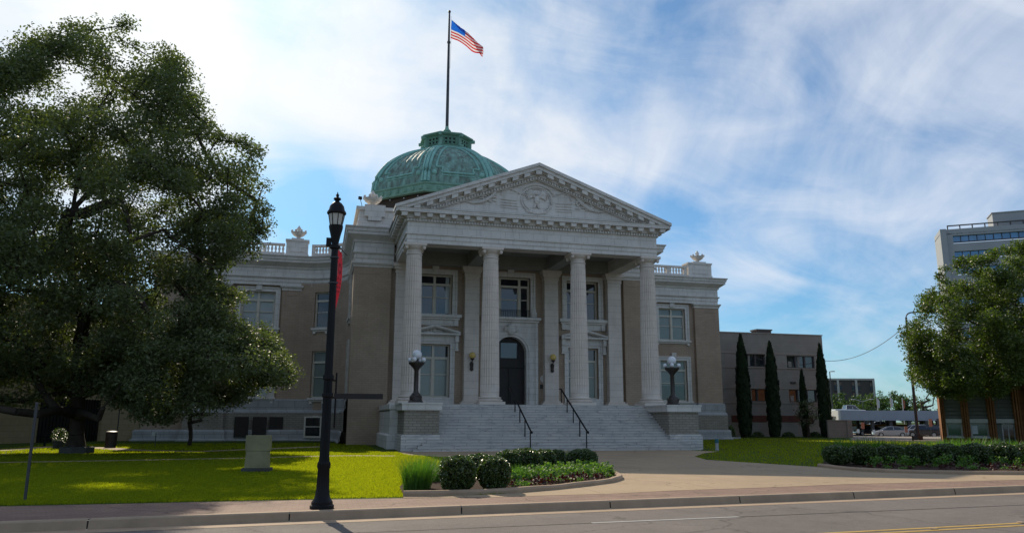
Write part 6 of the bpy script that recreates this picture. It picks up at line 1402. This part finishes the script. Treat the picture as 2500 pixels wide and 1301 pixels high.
nm = ['leftmost clipped bush of the right-hand hedge row', 'second bush from the left in the right-hand hedge row', 'third bush from the left in the right-hand hedge row', 'fourth hedge bush, in front of the light mast', 'fifth hedge bush, below the orange brick corner', 'sixth hedge bush, below the green tinted windows', 'seventh hedge bush, below the glass door', 'hedge bush at the very right edge', 'last hedge bush beyond the right edge']
for (px, w_), lab in zip(rpx, nm): bush(px, 1136, w_, 1086-(px-2057)*.012, lab, 'clipped bushes in the right-hand bed', n=4200, sz=.065)
# strappy and tall grasses
def blades(name, cx_, cy_, rx, ry, n, h0, h1, wd, m, lab, z0=.14, lean=.35, cat='ornamental grass', group=None):
    a_ = brng.random(n)*2*pi; rr_ = np.sqrt(brng.random(n)); x = cx_+rx*rr_*np.cos(a_); y = cy_+ry*rr_*np.sin(a_); h_ = brng.uniform(h0, h1, n); ld = a_+brng.normal(size=n)*.9; le = (lean*(.3+rr_)*brng.random(n)+.05)*h_
    wv = np.stack([np.cos(ld+pi/2), np.sin(ld+pi/2), np.zeros(n)], 1)*wd/2; B = np.stack([x, y, np.full(n, z0)], 1); dv = np.stack([np.cos(ld), np.sin(ld), np.zeros(n)], 1)
    M = B+dv*(le*.35)[:, None]+np.array([0, 0, 1])*(h_*.6)[:, None]; T = B+dv*le[:, None]+np.array([0, 0, 1])*h_[:, None]
    V = np.empty((n, 8, 3)); V[:, 0] = B-wv; V[:, 1] = B+wv; V[:, 2] = M+wv*.8; V[:, 3] = M-wv*.8; V[:, 4] = M-wv*.8; V[:, 5] = M+wv*.8; V[:, 6] = T+wv*.12; V[:, 7] = T-wv*.12
    return quad_obj(name, V.reshape(-1, 3), m, org=(cx_, cy_, z0), label=lab, cat=cat, group=group)
q = G(1022, 1198, .15); blades('tall_grass', q[0], q[1]+.3, .30, .34, 1000, .30, .82, .010, 'tallgrass', 'clump of tall green grass at the left end of the middle bed', lean=.62)
q = G(1062, 1180, .15); blades('tall_grass', q[0], q[1]+.3, .25, .3, 450, .3, .72, .010, 'tallgrass', 'smaller clump of tall grass just left of the largest bush', lean=.4)
q = G(1388, 1140, .15); blades('tall_grass', q[0], q[1]+.3, .25, .3, 300, .3, .62, .014, 'tallgrass', 'small grass tuft between the last two bushes of the middle bed')
q = G(1265, 1180, .15); blades('tall_grass', q[0], q[1]+.3, .3, .3, 300, .25, .5, .014, 'tallgrass', 'low grass tuft right of the second front bush')
for i, px in enumerate(range(2050, 2640, 42)):
    q = G(px, 1112, .15); blades('strap_leaf_plant', q[0], q[1]+.2, .75, .5, 170, .45, .85+.1*sin(i), .03, 'tallgrass', 'strap-leaved clump behind the right-hand hedge', cat='plant', lean=.5, group='strap-leaved plants behind the hedge')
# bedding plants: three prototypes, copied
def proto(name, n, h_, w_, sz, m, m2, kind):
    V = []; v = brng.normal(size=(n, 3)); v /= np.linalg.norm(v, axis=1)[:, None]; v[:, 2] = np.abs(v[:, 2])
    C = v*np.array([w_, w_, h_])*(.35+.65*brng.random((n, 1))); return quad_obj(name, leaf_quads(C, sz, brng, .5, .7), m, org=(0, 0, 0))
protos = [proto('bedding_plant', 60, .26, .15, .075, 'lime', None, 0), proto('bedding_plant', 50, .20, .14, .07, 'lime', None, 0), proto('bedding_plant', 40, .12, .12, .055, 'redleaf', None, 1), proto('bedding_plant', 45, .12, .12, .05, 'lime', None, 1)]
used = [0]*4
def place(pi_, x, y, lab, group, s_):
    o = protos[pi_]
    if used[pi_]: o = o.copy(); scene.collection.objects.link(o)
    used[pi_] = 1; o.location = (x, y, .19); o.rotation_euler = (0, 0, brng.random()*6.28); o.scale = (s_, s_, s_); setp(o, lab, 'plant', group)
cnt = 0; spots = []
bpoly = [(1245, 1196), (1350, 1188), (1430, 1179), (1488, 1170), (1498, 1160), (1450, 1148), (1400, 1150), (1300, 1160), (1245, 1172)]
bp = [gp(*p) for p in bpoly]; xs_ = [p[0] for p in bp]; ys_ = [p[1] for p in bp]
while cnt < 230:
    x, y = brng.uniform(min(xs_), max(xs_)), brng.uniform(min(ys_), max(ys_))
    if not inpoly((x, y), bp) or any((x-a)**2+(y-b)**2 < .03 for a, b in spots): cnt += .05; continue
    spots.append((x, y)); cnt += 1
    bk = y > 17.9+ (x-4.3)*.62+.55
    if bk: place(int(brng.random() < .4), x, y, 'pale green leafy bedding plant behind the dark red row', 'pale green bedding plants', brng.uniform(.85, 1.35))
    else: place(2 if brng.random() < .62 else 3, x, y, 'small low bedding plant in the dark mulch near the edging', 'low bedding plants', brng.uniform(.9, 1.4))
spots = []
for i in range(2000):
    if len(spots) > 150: break
    px, py = brng.uniform(2110, 2640), brng.uniform(1126, 1152); x, y = gp(px, py)
    if any((x-a)**2+(y-b)**2 < .05 for a, b in spots): continue
    spots.append((x, y))
    if py < 1141: place(0, x, y, 'leafy lime green plant below the right-hand hedge', 'lime green plants under the hedge', brng.uniform(1.1, 1.7))
    else: place(2 if brng.random() < .6 else 3, x, y, 'tiny dark red plant along the right-hand edging', 'small plants along the right edging', brng.uniform(1.0, 1.5))

# ------------------------------------------------------------------ grass blades over the lawn
excl = [drv, sp_, q1]
pl1 = [np.array(gp(*p)) for p in ((-200, 1131), (0, 1129), (300, 1124), (600, 1118), (750, 1114), (870, 1112), (960, 1113))]; pl2 = [np.array(gp(*p)) for p in ((-120, 1104), (0, 1099), (130, 1090), (230, 1092), (330, 1099), (480, 1102), (640, 1096), (790, 1090))]
def scatter(n, x0, x1, y0, y1, pw):
    u = brng.random(n); y = (y0**(1-pw)+(y1**(1-pw)-y0**(1-pw))*u)**(1/(1-pw)); x = brng.uniform(x0, x1, n)*np.maximum(1, y/y1*1.0) if 0 else brng.uniform(x0, x1, n); return np.stack([x, y], 1)
def vin(P_, poly):
    x, y = P_[:, 0], P_[:, 1]; c = np.zeros(len(P_), bool); j = len(poly)-1
    for i in range(len(poly)):
        xi, yi = poly[i][:2]; xj, yj = poly[j][:2]; m_ = ((yi > y) != (yj > y)) & (x < (xj-xi)*(y-yi)/((yj-yi) or 1e-9)+xi); c ^= m_; j = i
    return c
def dl(P_, pts):
    best = np.full(len(P_), 1e9)
    for a, b in zip(pts, pts[1:]): t = np.clip(((P_-a)@(b-a))/((b-a)@(b-a)), 0, 1); best = np.minimum(best, np.linalg.norm(P_-a-t[:, None]*(b-a), axis=1))
    return best
PTS = np.concatenate([scatter(420000, -13, 6.5, 16.6, 40, 2.0), scatter(30000, -16, 4.5, 38, 55, 1.5), scatter(70000, 16, 45, 22, 66, 1.6)])
okm = ~vin(PTS, walkL+back)
for e_ in excl: okm &= ~vin(PTS, e_)
okm &= dl(PTS, pl1) > .52; okm &= dl(PTS, pl2) > .67
okm &= ~((PTS[:, 0] > 3.2) & (PTS[:, 0] < 22) & (PTS[:, 1] > 39)); PTS = PTS[okm]; n = len(PTS)
a_ = brng.random(n)*2*pi; sc_ = np.clip(PTS[:, 1]/20, 1, 2.2); h_ = brng.uniform(.03, .06, n)*np.sqrt(sc_); wv = np.stack([np.cos(a_), np.sin(a_), np.zeros(n)], 1)*(.011*sc_)[:, None]
B = np.concatenate([PTS, np.full((n, 1), .118)], 1); le = brng.normal(size=(n, 2))*.35*h_[:, None]
V = np.empty((n, 3, 3)); V[:, 0] = B-wv; V[:, 1] = B+wv; V[:, 2] = B+np.concatenate([le, h_[:, None]], 1)
quad_obj('grass', V.reshape(-1, 3), 'grass', org=(0, 0, 0), nside=3, label='short bright green mown grass blades covering the courthouse lawns', cat='grass', kind='stuff')
print('blades', n)

# ------------------------------------------------------------------ every separate piece of a part becomes a part of its own
def pieces(me, maxisl=600):
    nv = len(me.vertices); co = np.empty(nv*3, np.float32); me.vertices.foreach_get('co', co); co = co.reshape(nv, 3).astype(float)
    ne = len(me.edges); ed = np.empty(ne*2, np.int32); me.edges.foreach_get('vertices', ed); ed = ed.reshape(ne, 2)
    par = list(range(nv))
    def find(a):
        while par[a] != a: par[a] = par[par[a]]; a = par[a]
        return a
    for a, b in ed.tolist():
        ra, rb = find(a), find(b)
        if ra != rb: par[rb] = ra
    roots = np.array([find(i) for i in range(nv)]); ur, isl = np.unique(roots, return_inverse=True); k = len(ur)
    if k == 1 or k > maxisl: return None
    lo = np.full((k, 3), np.inf); hi = np.full((k, 3), -np.inf); np.minimum.at(lo, isl, co); np.maximum.at(hi, isl, co); size = (hi-lo).max(1)
    gap = np.maximum(0, np.maximum(lo[:, None]-hi[None], lo[None]-hi[:, None])); near = np.sqrt((gap**2).sum(2)) <= np.maximum(.02, .5*np.maximum(size[:, None], size[None]))
    lab = list(range(k))
    def f2(a):
        while lab[a] != a: lab[a] = lab[lab[a]]; a = lab[a]
        return a
    for a, b in zip(*np.nonzero(np.triu(near, 1))):
        ra, rb = f2(a), f2(b)
        if ra != rb: lab[rb] = ra
    pl = np.array([f2(i) for i in range(k)]); u, pi_ = np.unique(pl, return_inverse=True)
    return None if len(u) == 1 else (len(u), pi_[isl])
SKIP = {'crown', 'foliage', 'grass', 'stars', 'white_stripes', 'red_stripes', 'canton', 'grille', 'emblem'}
for o in list(scene.objects):
    if o.type != 'MESH' or o.name.split('.')[0] in SKIP or len(o.data.vertices) > 60000 or o.get('kind') or not o.parent or o.data.users > 1: continue
    got = pieces(o.data)
    if not got or got[0] > 100: continue
    n, pv = got; me = o.data; vs = [v.co[:] for v in me.vertices]; pf = [[] for _ in range(n)]
    for p in me.polygons: pf[pv[p.vertices[0]]].append((list(p.vertices), p.material_index, p.use_smooth))
    for k in range(n):
        ix = {int(i): j for j, i in enumerate(np.nonzero(pv == k)[0])}
        m2 = bpy.data.meshes.new(me.name); m2.from_pydata([vs[i] for i in ix], [], [[ix[a] for a in f[0]] for f in pf[k]])
        for mt_ in me.materials: m2.materials.append(mt_)
        m2.polygons.foreach_set('material_index', [f[1] for f in pf[k]]); m2.polygons.foreach_set('use_smooth', [f[2] for f in pf[k]]); m2.update()
        if k == 0: o.data = m2
        else:
            c = o.copy(); c.data = m2; scene.collection.objects.link(c); c.name = o.name.split('.')[0]
